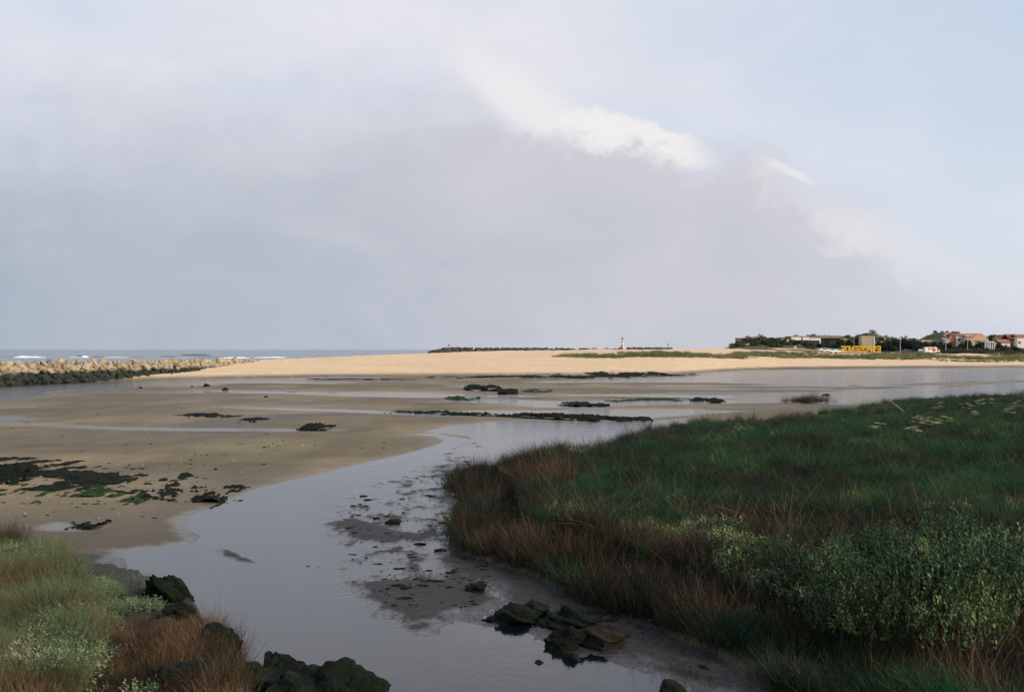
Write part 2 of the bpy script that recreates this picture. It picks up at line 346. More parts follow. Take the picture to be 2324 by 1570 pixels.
# ------------------------------------------------------------------ materials
def newmat(name):
    m = bpy.data.materials.new(name); m.use_nodes = True; t = NT(m.node_tree)
    b = m.node_tree.nodes['Principled BSDF']; return m, t, b
def pos(t): return t.n.new('ShaderNodeNewGeometry').outputs['Position']
def attr(t, name, typ='GEOMETRY'):
    a = t.n.new('ShaderNodeAttribute'); a.attribute_name = name; a.attribute_type = typ; return a
def bump(t, b, h, strength, dist):
    n = t.n.new('ShaderNodeBump'); n.inputs['Strength'].default_value = strength; n.inputs['Distance'].default_value = dist
    t.l.new(h, n.inputs['Height']); t.l.new(n.outputs[0], b.inputs['Normal'])
def flat(name, c1, c2=None, scale=3.0, rough=0.7, bmp=0.0, bscale=20, dist=0.02, spec=0.3, local=False):
    m, t, b = newmat(name)
    v = t.n.new('ShaderNodeTexCoord').outputs['Object'] if local else pos(t)
    if c2 is None: c2 = tuple(c*0.75 for c in c1)
    f = t.sstep(t.noise(v, scale, 5), 0.32, 0.68); t.put(b.inputs['Base Color'], t.mix(f, c1, c2))
    b.inputs['Roughness'].default_value = rough; b.inputs['Specular IOR Level'].default_value = spec
    if bmp: bump(t, b, t.noise(v, bscale, 5), bmp, dist)
    return m
def leafy(name, stops, scale=0.35, rnd=0.35, rough=0.6, trans=0.25, detail=3):
    """leaf or stem colour: drifts from patch to patch and from plant to plant"""
    m, t, b = newmat(name)
    f = t.noise(pos(t), scale, detail)
    a = attr(t, 'tint', 'INSTANCER').outputs['Fac']
    isl = t.n.new('ShaderNodeNewGeometry').outputs['Random Per Island']
    f = t.m('ADD', t.sstep(f, 0.3, 0.7), t.m('MULTIPLY', t.m('SUBTRACT', t.m('ADD', a, isl), 1.0), rnd), clamp=True)
    r = t.n.new('ShaderNodeValToRGB'); t.l.new(f, r.inputs[0])
    while len(r.color_ramp.elements) < len(stops): r.color_ramp.elements.new(0.5)
    for e, (p, c) in zip(r.color_ramp.elements, stops): e.position = p; e.color = (*c, 1)
    t.l.new(r.outputs[0], b.inputs['Base Color']); b.inputs['Roughness'].default_value = rough
    b.inputs['Specular IOR Level'].default_value = 0.25
    tr = t.n.new('ShaderNodeBsdfTranslucent'); t.l.new(r.outputs[0], tr.inputs[0])
    mx = t.n.new('ShaderNodeMixShader'); mx.inputs[0].default_value = trans
    out = t.n['Material Output']; t.l.new(b.outputs[0], mx.inputs[1]); t.l.new(tr.outputs[0], mx.inputs[2]); t.l.new(mx.outputs[0], out.inputs[0])
    return m

def sand_material():
    m, t, b = newmat('sand'); p = pos(t)
    wet = attr(t, 'wet').outputs['Fac']; mud = attr(t, 'mud').outputs['Fac']; film = attr(t, 'film').outputs['Fac']; veg = attr(t, 'veg').outputs['Fac']
    g1 = t.noise(t.mapping(p, (0.5, 0.18, 0.5)), 1.0, 6, 0.6); g2 = t.noise(p, 9, 4, 0.7); g3 = t.noise(t.mapping(p, (0.06, 0.03, .1)), 1, 4)
    dry = t.mix(t.sstep(g1, .3, .7), (0.60, 0.435, 0.275), (0.68, 0.50, 0.33))
    dry = t.mix(t.m('MULTIPLY', t.sstep(g2, .55, .75), .35), dry, (0.34, 0.26, 0.18))
    wetc = t.mix(t.sstep(g1, .32, .68), (0.104, 0.082, 0.043), (0.150, 0.116, 0.060))
    wetc = t.mix(t.sstep(g3, .42, .66), wetc, (0.105, 0.084, 0.060))
    wetc = t.mix(t.m('MULTIPLY', t.sstep(g2, .5, .75), .4), wetc, (0.09, 0.07, 0.055))
    g4 = t.noise(t.mapping(p, (0.07, 0.42, 1), rot=(0, 0, .12)), 1.0, 5, .6); g5 = t.noise(t.mapping(p, (1.6, 2.6, 1)), 1.0, 5, .75)
    wetc = t.mix(t.m('MULTIPLY', t.sstep(g4, .50, .66), .55), wetc, (0.066, 0.053, 0.038))
    wetc = t.mix(t.m('MULTIPLY', t.sstep(g5, .50, .68), .45), wetc, (0.20, 0.15, 0.088))
    dry = t.mix(t.m('MULTIPLY', t.sstep(g4, .48, .62), .40), dry, (0.47, 0.34, 0.215))
    dry = t.mix(t.m('MULTIPLY', t.sstep(g5, .52, .70), .35), dry, (0.36, 0.27, 0.18))
    c = t.mix(wet, dry, wetc)
    mudc = t.mix(t.sstep(g2, .35, .65), (0.018, 0.017, 0.017), (0.040, 0.036, 0.033))
    c = t.mix(mud, c, mudc)
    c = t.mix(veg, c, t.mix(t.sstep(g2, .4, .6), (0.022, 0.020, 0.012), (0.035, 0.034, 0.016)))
    t.l.new(c, b.inputs['Base Color'])
    ro = t.m('SUBTRACT', 0.95, t.m('MULTIPLY', wet, t.m('MULTIPLY_ADD', g3, 0.35, 0.18)))
    ro = t.m('SUBTRACT', ro, t.m('MULTIPLY', mud, 0.10)); ro = t.m('SUBTRACT', ro, t.m('MULTIPLY', film, 0.62)); t.l.new(ro, b.inputs['Roughness'])
    t.l.new(t.m('ADD', t.m('MULTIPLY_ADD', mud, -0.07, 0.14), t.m('MULTIPLY', film, .36)), b.inputs['Specular IOR Level'])
    hh = t.m('ADD', t.noise(t.mapping(p, (1.2, 4.5, 3), rot=(0, 0, .3)), 1.0, 5, .65), t.m('MULTIPLY', t.noise(p, 18, 4), .45))
    bump(t, b, hh, 0.9, 0.05)
    return m
def water_material(name, base, rough, scale, strength, dist, stretch, far_st=None):
    m, t, b = newmat(name); p = pos(t)
    b.inputs['Base Color'].default_value = (*base, 1); b.inputs['IOR'].default_value = 1.333
    b.inputs['Roughness'].default_value = rough; b.inputs['Specular IOR Level'].default_value = 0.5
    far = far_st
    n = t.m('ADD', t.noise(t.mapping(p, stretch), scale, 4, .55), t.m('MULTIPLY', t.noise(t.mapping(p, stretch, rot=(0, 0, .5)), scale*4.2, 3), .35))
    bump(t, b, n, strength, dist)
    if far:                                                     # open water away from the banks is ruffled by the wind
        s_ = t.n.new('ShaderNodeSeparateXYZ'); t.l.new(p, s_.inputs[0])
        bn = [q for q in t.n if q.bl_idname == 'ShaderNodeBump'][0]
        t.l.new(t.m('MULTIPLY_ADD', t.sstep(s_.outputs[1], 35, 110), far-strength, strength), bn.inputs['Strength'])
    return m
M = {}
M['sand'] = sand_material()
M['water'] = water_material('river_water', (0.003, 0.005, 0.007), 0.08, 1.6, 0.06, 0.15, (1, .6, 1), 0.9)
M['sea'] = water_material('sea_water', (0.045, 0.085, 0.12), 0.16, 0.09, 1.0, 0.9, (.35, 1.6, 1))
M['foam'] = flat('foam', (0.86, 0.86, 0.85), (0.70, 0.74, 0.76), .6, .9, .4, 2, .1)
M['weed'] = flat('seaweed', (0.006, 0.007, 0.006), (0.010, 0.015, 0.008), 2.2, .8, .9, 14, .05, .05)
M['weed_green'] = flat('green_weed', (0.010, 0.020, 0.008), (0.024, 0.050, 0.014), 2.5, .8, .9, 16, .04, .05)
M['mossrock'] = flat('mossy_rock', (0.0045, 0.0050, 0.0045), (0.008, 0.015, 0.006), 2.6, .6, 1.0, 16, .10, .08)
M['barerock'] = flat('bare_rock', (0.026, 0.022, 0.016), (0.008, 0.008, 0.006), 2.8, .85, 1.0, 14, .05, .06)
def stone_material():
    m, t, b = newmat('breakwater_stone'); p = pos(t)
    oi = t.n.new('ShaderNodeObjectInfo').outputs['Random']
    r = t.n.new('ShaderNodeValToRGB'); t.l.new(oi, r.inputs[0]); cs = [(0, (.34, .26, .17)), (.25, (.41, .33, .23)), (.45, (.27, .22, .155)), (.6, (.44, .33, .20)), (.72, (.34, .24, .14)), (.80, (.23, .15, .10)), (.88, (.39, .32, .24)), (1, (.31, .25, .18))]
    while len(r.color_ramp.elements) < len(cs): r.color_ramp.elements.new(.5)
    for e, (q, c) in zip(r.color_ramp.elements, cs): e.position = q; e.color = (*c, 1)
    c = t.mix(t.m('MULTIPLY', t.sstep(t.noise(p, 1.4, 5), .45, .68), .65), r.outputs[0], (.17, .12, .075))
    s = t.n.new('ShaderNodeSeparateXYZ'); t.l.new(p, s.inputs[0])
    tide = t.sstep(t.m('ADD', s.outputs[2], t.m('MULTIPLY', t.m('SUBTRACT', t.noise(p, .7, 5), .5), 2.0)), 1.95, 1.45)
    c = t.mix(tide, c, t.mix(t.sstep(t.noise(p, 2, 4), .4, .6), (.017, .021, .017), (.035, .042, .030)))
    t.l.new(c, b.inputs['Base Color']); b.inputs['Roughness'].default_value = .85; b.inputs['Specular IOR Level'].default_value = .2
    bump(t, b, t.noise(p, 5, 5), .6, .06); return m
M['stone'] = stone_material()
M['jetty'] = flat('jetty_rock', (.10, .085, .07), (.028, .026, .024), .5, .85, .8, 3, .15)
M['darkstone'] = flat('dark_block', (.022, .026, .024), (.035, .042, .038), 1, .85)
M['grass'] = leafy('grass_blade_shaded', [(0, (.020, .024, .009)), (.28, (.007, .024, .008)), (.6, (.005, .036, .011)), (1, (.020, .080, .023))], .22, .35, .6, .10)  # greens darkened: cloud shade over the right bank is put into the colour
M['grass_left'] = leafy('grass_blade_left', [(0, (.17, .12, .055)), (.3, (.095, .11, .045)), (.6, (.060, .110, .045)), (1, (.15, .20, .095))], 1.1, .8, .6, .2)
M['rush'] = leafy('rush_stem_shaded', [(0, (.007, .009, .005)), (.4, (.018, .013, .008)), (.75, (.044, .024, .013)), (1, (.10, .060, .033))], .45, .7, .7, .10)  # browns darkened too, standing in for the same cloud shade
M['rush_left'] = leafy('rush_stem_left', [(0, (.018, .018, .009)), (.4, (.040, .028, .014)), (.75, (.092, .054, .027)), (1, (.18, .105, .055))], .9, .7, .7, .12)
M['purslane'] = leafy('purslane_leaf', [(0, (.024, .050, .019)), (.4, (.064, .110, .038)), (.75, (.15, .20, .070)), (1, (.36, .36, .16))], .8, .75, .6, .15)
M['purslane_left'] = leafy('purslane_leaf_left', [(0, (.07, .12, .065)), (.45, (.13, .19, .09)), (.8, (.20, .25, .12)), (1, (.30, .30, .16))], .8, .65, .6, .2)
M['dune_grass'] = leafy('dune_grass_blade', [(0, (.24, .20, .10)), (.4, (.13, .15, .06)), (1, (.07, .105, .04))], .12, .5)
M['scrub'] = leafy('scrub_leaf', [(0, (.020, .032, .016)), (.4, (.035, .055, .024)), (.75, (.075, .080, .032)), (1, (.15, .125, .065))], .06, .4)
M['scrub_brown'] = leafy('scrub_leaf_brown', [(0, (.030, .036, .020)), (.5, (.060, .048, .028)), (1, (.095, .065, .040))], .1, .5)
M['tree'] = leafy('tree_leaf', [(0, (.008, .018, .012)), (.5, (.013, .030, .016)), (1, (.030, .048, .022))], .4, .5, .6, .12)
M['bark'] = flat('bark', (.05, .038, .028), None, 3, .9)
M['stemwood'] = flat('woody_stem', (.07, .045, .028), None, 6, .9)
M['straw'] = flat('dry_straw', (.36, .26, .17), (.26, .17, .10), 5, .8)
M['rust'] = leafy('rust_stem', [(0, (.04, .024, .014)), (.35, (.085, .044, .023)), (.7, (.14, .076, .038)), (1, (.20, .13, .07))], 3, .5, .7, .12)
M['straw_dark'] = leafy('dead_stalk', [(0, (.06, .038, .022)), (.5, (.11, .070, .040)), (1, (.20, .145, .085))], 1, .6, .8, .1)
M['fresh'] = leafy('fresh_grass_blade', [(0, (.020, .050, .014)), (.5, (.036, .095, .026)), (1, (.085, .15, .045))], .6, .5, .6, .15)
M['flower'] = flat('yellow_green_flower', (.50, .48, .24), (.34, .36, .15), 30, .8)
M['yellow'] = flat('yellow_paint', (.72, .50, .035), (.62, .40, .03), .8, .5)
M['orange'] = flat('orange_paint', (.55, .22, .03), None, 1, .6)
M['concrete'] = flat('concrete', (.30, .28, .25), (.22, .20, .18), .8, .9)
M['white'] = flat('white_plaster', (.78, .75, .70), (.68, .65, .60), .4, .8)
M['whitepaint'] = flat('white_car_paint', (.78, .77, .75), (.74, .73, .72), .4, .3, spec=.5)
M['cream'] = flat('cream_plaster', (.52, .42, .28), (.46, .37, .25), .3, .85)
M['redroof'] = flat('red_roof_tile', (.33, .14, .095), (.25, .11, .075), .8, .85)
M['orangeroof'] = flat('orange_roof_tile', (.44, .27, .175), (.36, .20, .13), .8, .85)
M['redbrick'] = flat('red_brick', (.24, .085, .06), (.19, .07, .05), .8, .85)
M['pinkbrick'] = flat('weathered_brick', (.30, .17, .13), (.20, .13, .10), .5, .9)
M['brownroof'] = flat('brown_sheet_roof', (.26, .17, .11), (.20, .13, .09), .5, .8)
M['darkwall'] = flat('dark_timber', (.018, .024, .030), (.03, .036, .04), .5, .6)
M['glass'] = flat('dark_glass', (.02, .03, .035), (.03, .04, .045), .3, .12, spec=.6)
M['blueglass'] = flat('blue_glass', (.12, .24, .30), (.08, .15, .2), .6, .2, spec=.6)
M['metal'] = flat('galvanised_metal', (.42, .43, .42), (.34, .35, .34), 2, .5)
M['wood'] = flat('weathered_wood', (.20, .14, .09), (.13, .09, .06), 3, .9)
M['rubber'] = flat('black_rubber', (.015, .015, .016), None, 3, .8)
M['navy'] = flat('navy_car_paint', (.02, .028, .045), None, 1, .3, spec=.5)
M['redprint'] = flat('red_print', (.62, .12, .10), (.52, .10, .09), 1, .5)
M['red'] = flat('red_paint', (.44, .23, .16), (.38, .19, .13), .5, .6)
M['cloth'] = flat('dark_clothes', (.015, .017, .022), None, 3, .9)
M['skin'] = flat('skin', (.30, .17, .11), None, 3, .7)
M['blue'] = flat('blue_plastic', (.03, .16, .25), None, 3, .5)

# ------------------------------------------------------------------ ground, water, sea
def build_ground():
    ui = np.linspace(-0.475, 0.475, 620); uo = 0.475+np.linspace(0.008, 0.33, 36)
    u = np.concatenate([-uo[::-1], ui, uo])
    off = np.concatenate([np.arange(2150, 520, -4.0), np.arange(520, 46, -1.15)])
    d = np.concatenate([EYE*2777.8/off, np.arange(305, 470, 2.5), np.arange(472, 700, 4.0), np.arange(710, 960, 16.0)])
    U, D = np.meshgrid(u, d); X = U*D; Y = D
    h, wet, mud, veg, film = ground(X, Y, True)
    # pull the side and far borders under the sea
    V = np.stack([X.ravel(), Y.ravel(), h], 1)
    nr, nc = X.shape; i = np.arange(nr*nc).reshape(nr, nc)
    F = np.stack([i[:-1, :-1], i[:-1, 1:], i[1:, 1:], i[1:, :-1]], -1).reshape(-1, 4)
    me = mesh_np('tidal_flat', V, F, [M['sand']], True)
    for n, a in (('wet', wet), ('mud', mud), ('veg', veg), ('film', film)):
        at = me.attributes.new(n, 'FLOAT', 'POINT'); at.data.foreach_set('value', a.astype(np.float32))
    o = put('ground', me); tag(o, 'sandy tidal flat rising to a pale beach and dunes', 'ground', kind='structure')
build_ground()
def sheet(name, x0, x1, y0, y1, z, mat, label, cat):
    me = mesh_np(name, [(x0, y0, z), (x1, y0, z), (x1, y1, z), (x0, y1, z)], [(0, 1, 2, 3)], [mat])
    return tag(put(name, me), label, cat, kind='structure')
sheet('river', -400, 400, -40, 300, 0.0, M['water'], 'calm grey blue water of the tidal stream and pools', 'river')
sheet('sea', -26000, 26000, 300, 40000, 0.0, M['sea'], 'grey blue sea reaching to the horizon', 'sea')

# waves: long low ridges of sea water, some breaking
def wave(x0, x1, d, ytop, mat, name, seed, thick=3.0, rag=0.6):
    n = max(12, int((x1-x0)*0.9)); xs = np.linspace(XS(x0, d), XS(x1, d), n); ht = ZS(ytop, d)
    tt = np.linspace(0, 1, n); prof = np.sin(np.pi*tt)**0.5*(1-rag+rag*2*fbm(xs*0.12, xs*0+seed, seed, 3)*0.8)*ht
    V = []; sec = [(-1.6, -0.4), (-0.7, .35), (-0.25, .9), (.15, 1.0), (.8, .45), (1.8, -0.4)]
    for k in range(n):
        yj = d+4*(float(fbm(xs[k:k+1]*0.04, xs[k:k+1]*0+seed, seed+3, 3)[0])-.5)
        for a, b in sec: V.append((xs[k], yj+a*thick, max(prof[k]*b, -0.3) if b > 0 else -0.3))
    m = len(sec); F = [(k*m+j, k*m+j+1, (k+1)*m+j+1, (k+1)*m+j) for k in range(n-1) for j in range(m-1)]
    return put(name, mesh_np(name, V, F, [mat], True))
surf = [(34, 110, 700, 867.6), (120, 165, 720, 871), (168, 205, 715, 869.5), (255, 312, 710, 869), (380, 470, 700, 871), (536, 610, 650, 870), (200, 214, 720, 866), (620, 700, 690, 869.5)]
for k, (a, b, d, y) in enumerate(surf):
    tag(wave(a, b, d, y+(.6 if k == 0 else 1.3), M['foam'], 'breaking_wave', 5+k, 3.0, .95), ['white breaker behind the left end of the stone breakwater', 'thin white foam line just right of the big breaker', 'small white foam crest in front of a dark swell', 'long white foam line behind the middle of the breakwater',
        'low white foam strip beyond the rusty breakwater stones', 'white foam line where breakwater stones meet the sand', 'tiny white splash on top of a dark swell', 'faint white foam line beyond the sand spit'][k], 'wave', 'breaking waves offshore')
swell = [(10, 34, 760, 868.5), (186, 210, 740, 866.5), (218, 252, 730, 869), (316, 360, 730, 870), (385, 440, 720, 868), (430, 520, 900, 863.4), (520, 545, 730, 870), (470, 540, 720, 869)]
for k, (a, b, d, y) in enumerate(swell):
    tag(wave(a, b, d, y, M['sea'], 'swell', 31+k, 4.0, .4), ['dark swell at the far left edge of the sea', 'dark swell with a small splash on top', 'dark swell left of the long foam line', 'dark swell right of the long foam line', 'dark swell above the reddish stones',
        'longest dark swell, farthest out to sea', 'short dark swell beside the sand spit', 'low dark swell near the end of the breakwater'][k], 'wave', 'dark swells offshore')

# ------------------------------------------------------------------ rocks
def ico(sub):
    bm = bmesh.new(); bmesh.ops.create_icosphere(bm, subdivisions=sub, radius=1)
    V = np.array([v.co[:] for v in bm.verts]); F = np.array([[v.index for v in f.verts] for f in bm.faces]); bm.free(); return V, F
ICO = {k: ico(k) for k in (1, 2, 3, 4, 5)}
def n3(V, s, sc):
    a = fbm(V[:, 0]*sc+V[:, 2]*1.7*sc+s, V[:, 1]*sc-V[:, 2]*0.6*sc, s, 4); return a-0.5
def rock_np(seed, sub=3, cuts=9, amp=.35, sc=1.6, fine=.0):
    V, F = ICO[sub]; V = V.copy(); r = np.random.default_rng(seed)
    for _ in range(cuts):
        n = r.normal(size=3); n /= np.linalg.norm(n); dd = r.uniform(.55, .88)
        over = V@n-dd; V -= np.outer(np.clip(over, 0, None), n)*0.92
    V = V*(1+amp*n3(V, seed, sc)[:, None]*2)
    if fine: V = V*(1+fine*n3(V, seed+50, sc*3.4)[:, None]*2)*(1+fine*.5*n3(V, seed+90, sc*11)[:, None]*2)
    return V, F
STONES = [mesh_np('stone', *rock_np(200+k, 1, 12, .22), [M['stone']]) for k in range(12)]

bw = empty('breakwater', (-73, 162, 0), 'long breakwater of big pale ochre boulders, dark with weed below, at left', 'breakwater')
r = np.random.default_rng(5); cnt = 0
BL = np.array([(-86, 122), (-78, 141), (-73, 162), (-62, 208), (-56, 252)], float); BT = [3.4, 3.35, 3.25, 2.95, 2.65]
seg = np.linalg.norm(np.diff(BL, axis=0), axis=1); cum = np.concatenate([[0], np.cumsum(seg)])
def along(q): return np.interp(q, cum, BL[:, 0]), np.interp(q, cum, BL[:, 1]), np.interp(q, cum, BT)
for ri, (dz, off, sz) in enumerate([(-.35, 0.0, 1.0), (-.95, 0.9, 1.05), (-1.6, 1.9, 1.1), (-2.3, 2.9, 1.1), (-3.1, 3.9, 1.1)]):
    q = r.uniform(0, 1)+(12 if ri > 2 else 0); lim = cum[-1]-[0, 4, 12, 26, 48][ri]
    while q < lim:
        s = sz*r.choice([.6, .75, .9, 1.05, 1.25])*.80; bx, by, bt = along(q)
        o = put('stone', STONES[r.integers(12)], bw, (bx+off*.97+r.uniform(-.3, .3)-bw.location.x, by-off*.23+r.uniform(-.3, .3)-bw.location.y, bt+dz+r.uniform(-.14, .12)), tuple(r.uniform(0, 6.28, 3)), (s*r.uniform(.9, 1.3), s*r.uniform(.9, 1.2), s*r.uniform(.55, .78)))
        q += s*r.uniform(1.35, 1.8)+.10; cnt += 1
Vc = []; 
for (bx, by), bt in zip(BL, BT):
    for o_, z_ in ((-6, -.6), (-1, bt-.7), (.1, bt-.55), (1.0, bt-1.1), (2.0, bt-1.75), (4.6, -.6)): Vc.append((bx+o_*.97-bw.location.x, by-o_*.23-bw.location.y, z_))
Fc = [(i*6+j, i*6+j+1, i*6+j+7, i*6+j+6) for i in range(4) for j in range(5)]
put('core', mesh_np('core', Vc, Fc, [M['stone']]), bw)
print('breakwater stones', cnt)

def ridge_rocks(name, pts, ztop, half, mat, seed, n_per_m, label, cat, size=.8):
    """a far mound of small boulders along a line, joined: too small to pick apart"""
    r = np.random.default_rng(seed); Vs = []; Fs = []; off = 0; L = 0
    P = [np.array(p, float) for p in pts]
    for (a, b, za, zb) in zip(P[:-1], P[1:], ztop[:-1], ztop[1:]):
        ln = np.linalg.norm(b-a)
        for _ in range(int(ln*n_per_m)):
            t = r.uniform(); q = a+(b-a)*t; zt = za+(zb-za)*t; w_ = r.uniform(-1, 1)
            V, F = rock_np(int(r.integers(8)), 1, 6, .2)
            s = size*r.uniform(.6, 1.25)
            Rz = r.uniform(0, 6.28); c, s_ = math.cos(Rz), math.sin(Rz)
            V = V@np.array([[c, -s_, 0], [s_, c, 0], [0, 0, 1]])
            V = V*s*np.array([1.2, 1, .75])+np.array([q[0], q[1]+w_*half, zt-.4*s-abs(w_)*half*.55])
            Vs.append(V); Fs.append(F+off); off += len(V)
    me = mesh_np(name, np.vstack(Vs), np.vstack(Fs), [mat]); o = put(name, me); tag(o, label, cat); return o
jt = ridge_rocks('jetty', [(XS(1048, 520), 520), (XS(1085, 522), 522), (XS(1300, 530), 530), (XS(1560, 545), 545)], [4.2, 5.95, 5.85, 5.4], 4.0, M['jetty'], 3, 9.0,
            'long dark rock jetty reaching into the sea beyond the beach', 'jetty', 1.0)
hw = ridge_rocks('low_wall', [(XS(1533, 470), 470), (XS(1640, 470), 470)], [5.85, 5.75], .8, M['darkstone'], 4, 5.0, 'low dark stone wall on the sand right of the lighthouse', 'wall', .7)

# seaweed reefs and mats on the flats, and one dark sheet of painted shade
def weed(name, pts, hmax, seed, mat, label, cat='seaweed', thr=.42, sc=1.0, res=None, z=0.0, asp=.45, group=None, d=None, lump=0):
    P = poly(pts); P_ = np.array(P); lo = P_.min(0)-.4; hi = P_.max(0)+.4
    dist = (lo[1]+hi[1])/2; rx = res or dist/2582*1.15; ry = rx*2.4
    xs = np.arange(lo[0], hi[0]+rx, rx); ys = np.arange(lo[1], hi[1]+ry, ry)
    X, Y = np.meshgrid(xs, ys); s = sdf(P, X.ravel(), Y.ravel(), 30).reshape(X.shape)
    inr = max(s.max(), .05)
    n = fbm(X*sc, Y*sc*asp, seed, 5, .58); f = fbm(X*sc*5, Y*sc*5*asp, seed+9, 3)
    e = np.clip(s/inr, -1, 1)
    q = e*.9+(n-.5)*3.4+(f-.5)*1.0-(thr-.42)*2.2+.02
    hh = hmax*.85*np.clip(q, 0, 1.2)**.6*(.55+.9*f)
    hh = np.where(e > -.15, hh, 0)
    keep = hh > hmax*.05
    g = ground(X, Y)
    Z = g-.03+hh
    nr, nc = X.shape; i = np.arange(nr*nc).reshape(nr, nc)
    fk = keep[:-1, :-1] | keep[1:, :-1] | keep[:-1, 1:] | keep[1:, 1:]
    F = np.stack([i[:-1, :-1], i[:-1, 1:], i[1:, 1:], i[1:, :-1]], -1)[fk]
    if len(F) == 0: print('EMPTY', name, label); return None
    used, inv = np.unique(F, return_inverse=True); V = np.stack([X.ravel(), Y.ravel(), Z.ravel()], 1)[used]; F = inv.reshape(-1, 4)
    c = V.mean(0); c[2] = g.mean(); o = put(name, mesh_np(name, V-c, F, [mat], True), loc=tuple(c)); tag(o, label, cat, group); return o
W, WG = M['weed'], M['weed_green']
weed('weed_or_shade_mat', [(1320, 1385), (1420, 1392), (1500, 1415), (1540, 1440), (1470, 1440), (1390, 1425), (1330, 1405)], .10, 51, W, 'flat dark weed on the wet mud right of the jagged stream rocks', thr=.40, sc=1.6)
weed('weed_or_shade_mat', [(1600, 1450), (1700, 1462), (1790, 1500), (1850, 1530), (1760, 1515), (1660, 1490)], .07, 52, W, 'dark sheet painting the shadow on the mud below the low bush', thr=.38, sc=1.4)  # dark sheet laid here to paint a shadow on the mud
weed('weed_or_shade_mat', [(25, 1095), (60, 1072), (150, 1066), (260, 1072), (330, 1078), (400, 1090), (432, 1098), (405, 1112), (360, 1122), (300, 1112), (180, 1112), (70, 1112)], .12, 1, W, 'large dark seaweed mat across the sand at left', thr=.47, sc=.8)
weed('weed_or_shade_mat', [(30, 1112), (120, 1106), (250, 1114), (270, 1130), (150, 1126), (60, 1124)], .12, 2, WG, 'green fringe of weed below the large dark seaweed mat', thr=.46, sc=1.1)
weed('weed_or_shade_mat', [(100, 1132), (180, 1124), (270, 1132), (300, 1142), (200, 1146), (110, 1142)], .09, 21, WG, 'thin green film of weed on sand above the grassy bank', thr=.52, sc=1.2)
weed('weed_or_shade_mat', [(2, 1085), (12, 1074), (24, 1086), (26, 1100), (8, 1102)], .35, 3, W, 'dark weedy lump at the left edge of the photo', thr=.3)
weed('weed_or_shade_mat', [(360, 1124), (400, 1112), (440, 1122), (500, 1118), (522, 1108), (540, 1122), (510, 1136), (470, 1138), (430, 1132), (370, 1134)], .20, 4, W, 'dark weed covered rocks reaching from sand to stream edge', thr=.47, sc=1.2)
weed('weed_or_shade_mat', [(440, 1140), (520, 1138), (500, 1150), (420, 1150)], .08, 22, WG, 'green weed film between dark rocks and the stream', thr=.45)
weed('weed_or_shade_mat', [(70, 1056), (100, 1050), (140, 1050), (150, 1056), (110, 1062)], .10, 5, W, 'thin dark weed streak just above the large mat', thr=.42)
weed('weed_or_shade_mat', [(5, 1046), (30, 1044), (50, 1048), (20, 1051)], .08, 6, W, 'short weed streak near the left photo edge above the mat', thr=.36)
weed('weed_or_shade_mat', [(392, 946), (440, 939), (480, 944), (540, 945), (500, 948), (440, 949)], .12, 7, W, 'long dark weed patch in the middle of the left sand flat', thr=.36, sc=.8)
weed('weed_or_shade_mat', [(555, 956), (575, 953), (590, 956), (570, 960)], .16, 8, W, 'small dark weed clump right of the long weed patch', thr=.3)
weed('weed_or_shade_mat', [(700, 974), (716, 966), (735, 971), (730, 976), (706, 977)], .2, 9, W, 'dark weedy rock standing alone at the thin water line', thr=.25)
weed('weed_or_shade_mat', [(1060, 884), (1080, 876), (1110, 878), (1130, 888), (1090, 888)], .36, 10, W, 'big dark weedy mound among the far pools', thr=.25, sc=.4)
weed('weed_or_shade_mat', [(1138, 893), (1155, 886), (1168, 893), (1150, 895)], .28, 11, W, 'small pointed weedy mound right of the big far mound', thr=.22, sc=.5)
weed('weed_or_shade_mat', [(1190, 891), (1225, 885), (1245, 888), (1225, 891)], .12, 12, WG, 'low green weed patch right of the pointed mound', thr=.3, sc=.5)
weed('weed_or_shade_mat', [(1275, 920), (1300, 914), (1360, 914), (1370, 921), (1330, 922)], .26, 13, W, 'flat topped dark weedy rock beside a bright pool', thr=.22, sc=.5)
weed('weed_or_shade_mat', [(1380, 908), (1440, 904), (1520, 904), (1560, 906), (1500, 911), (1400, 911)], .12, 14, WG, 'long green weed strip in the far pool', thr=.36, sc=.7)
weed('weed_or_shade_mat', [(1580, 910), (1610, 904), (1635, 910), (1610, 914)], .22, 15, W, 'ragged dark weed cluster right of the green strip', thr=.32, sc=.9)
weed('seaweed_ridge', [(955, 938), (1010, 936), (1100, 940), (1200, 942), (1300, 944), (1372, 947), (1455, 950), (1470, 955), (1400, 956), (1300, 953), (1180, 947), (1060, 941)], .20, 16, W, 'long dark weedy ridge lying between two bright pools', thr=.30, sc=.9, asp=.5)
weed('weed_or_shade_mat', [(880, 934), (930, 935), (955, 937), (900, 937)], .12, 23, W, 'thin dark dashes leading up to the long ridge', thr=.4, sc=1.2)
weed('seaweed_strand', [(960, 857), (1100, 856), (1240, 853), (1300, 851), (1400, 849), (1520, 849), (1580, 851), (1430, 857), (1340, 860), (1240, 857), (1100, 859)], .26, 17, W, 'dark strand of seaweed along the foot of the beach', thr=.52, sc=.35, asp=.6)
weed('seaweed_strand', [(700, 860), (820, 859), (960, 859), (940, 863), (800, 862), (700, 862)], .12, 24, W, 'broken thin seaweed line left of the main strand', thr=.52, sc=.5, asp=.6)
weed('weed_or_shade_mat', [(1012, 905), (1030, 902), (1080, 904), (1050, 908)], .2, 25, WG, 'faint green weed by the thin far pool', thr=.36, sc=.7)
weed('weed_or_shade_mat', [(150, 1190), (180, 1182), (212, 1184), (200, 1194), (160, 1198)], .16, 18, W, 'dark weed clump just above the left grassy bank', thr=.46, sc=1.6)

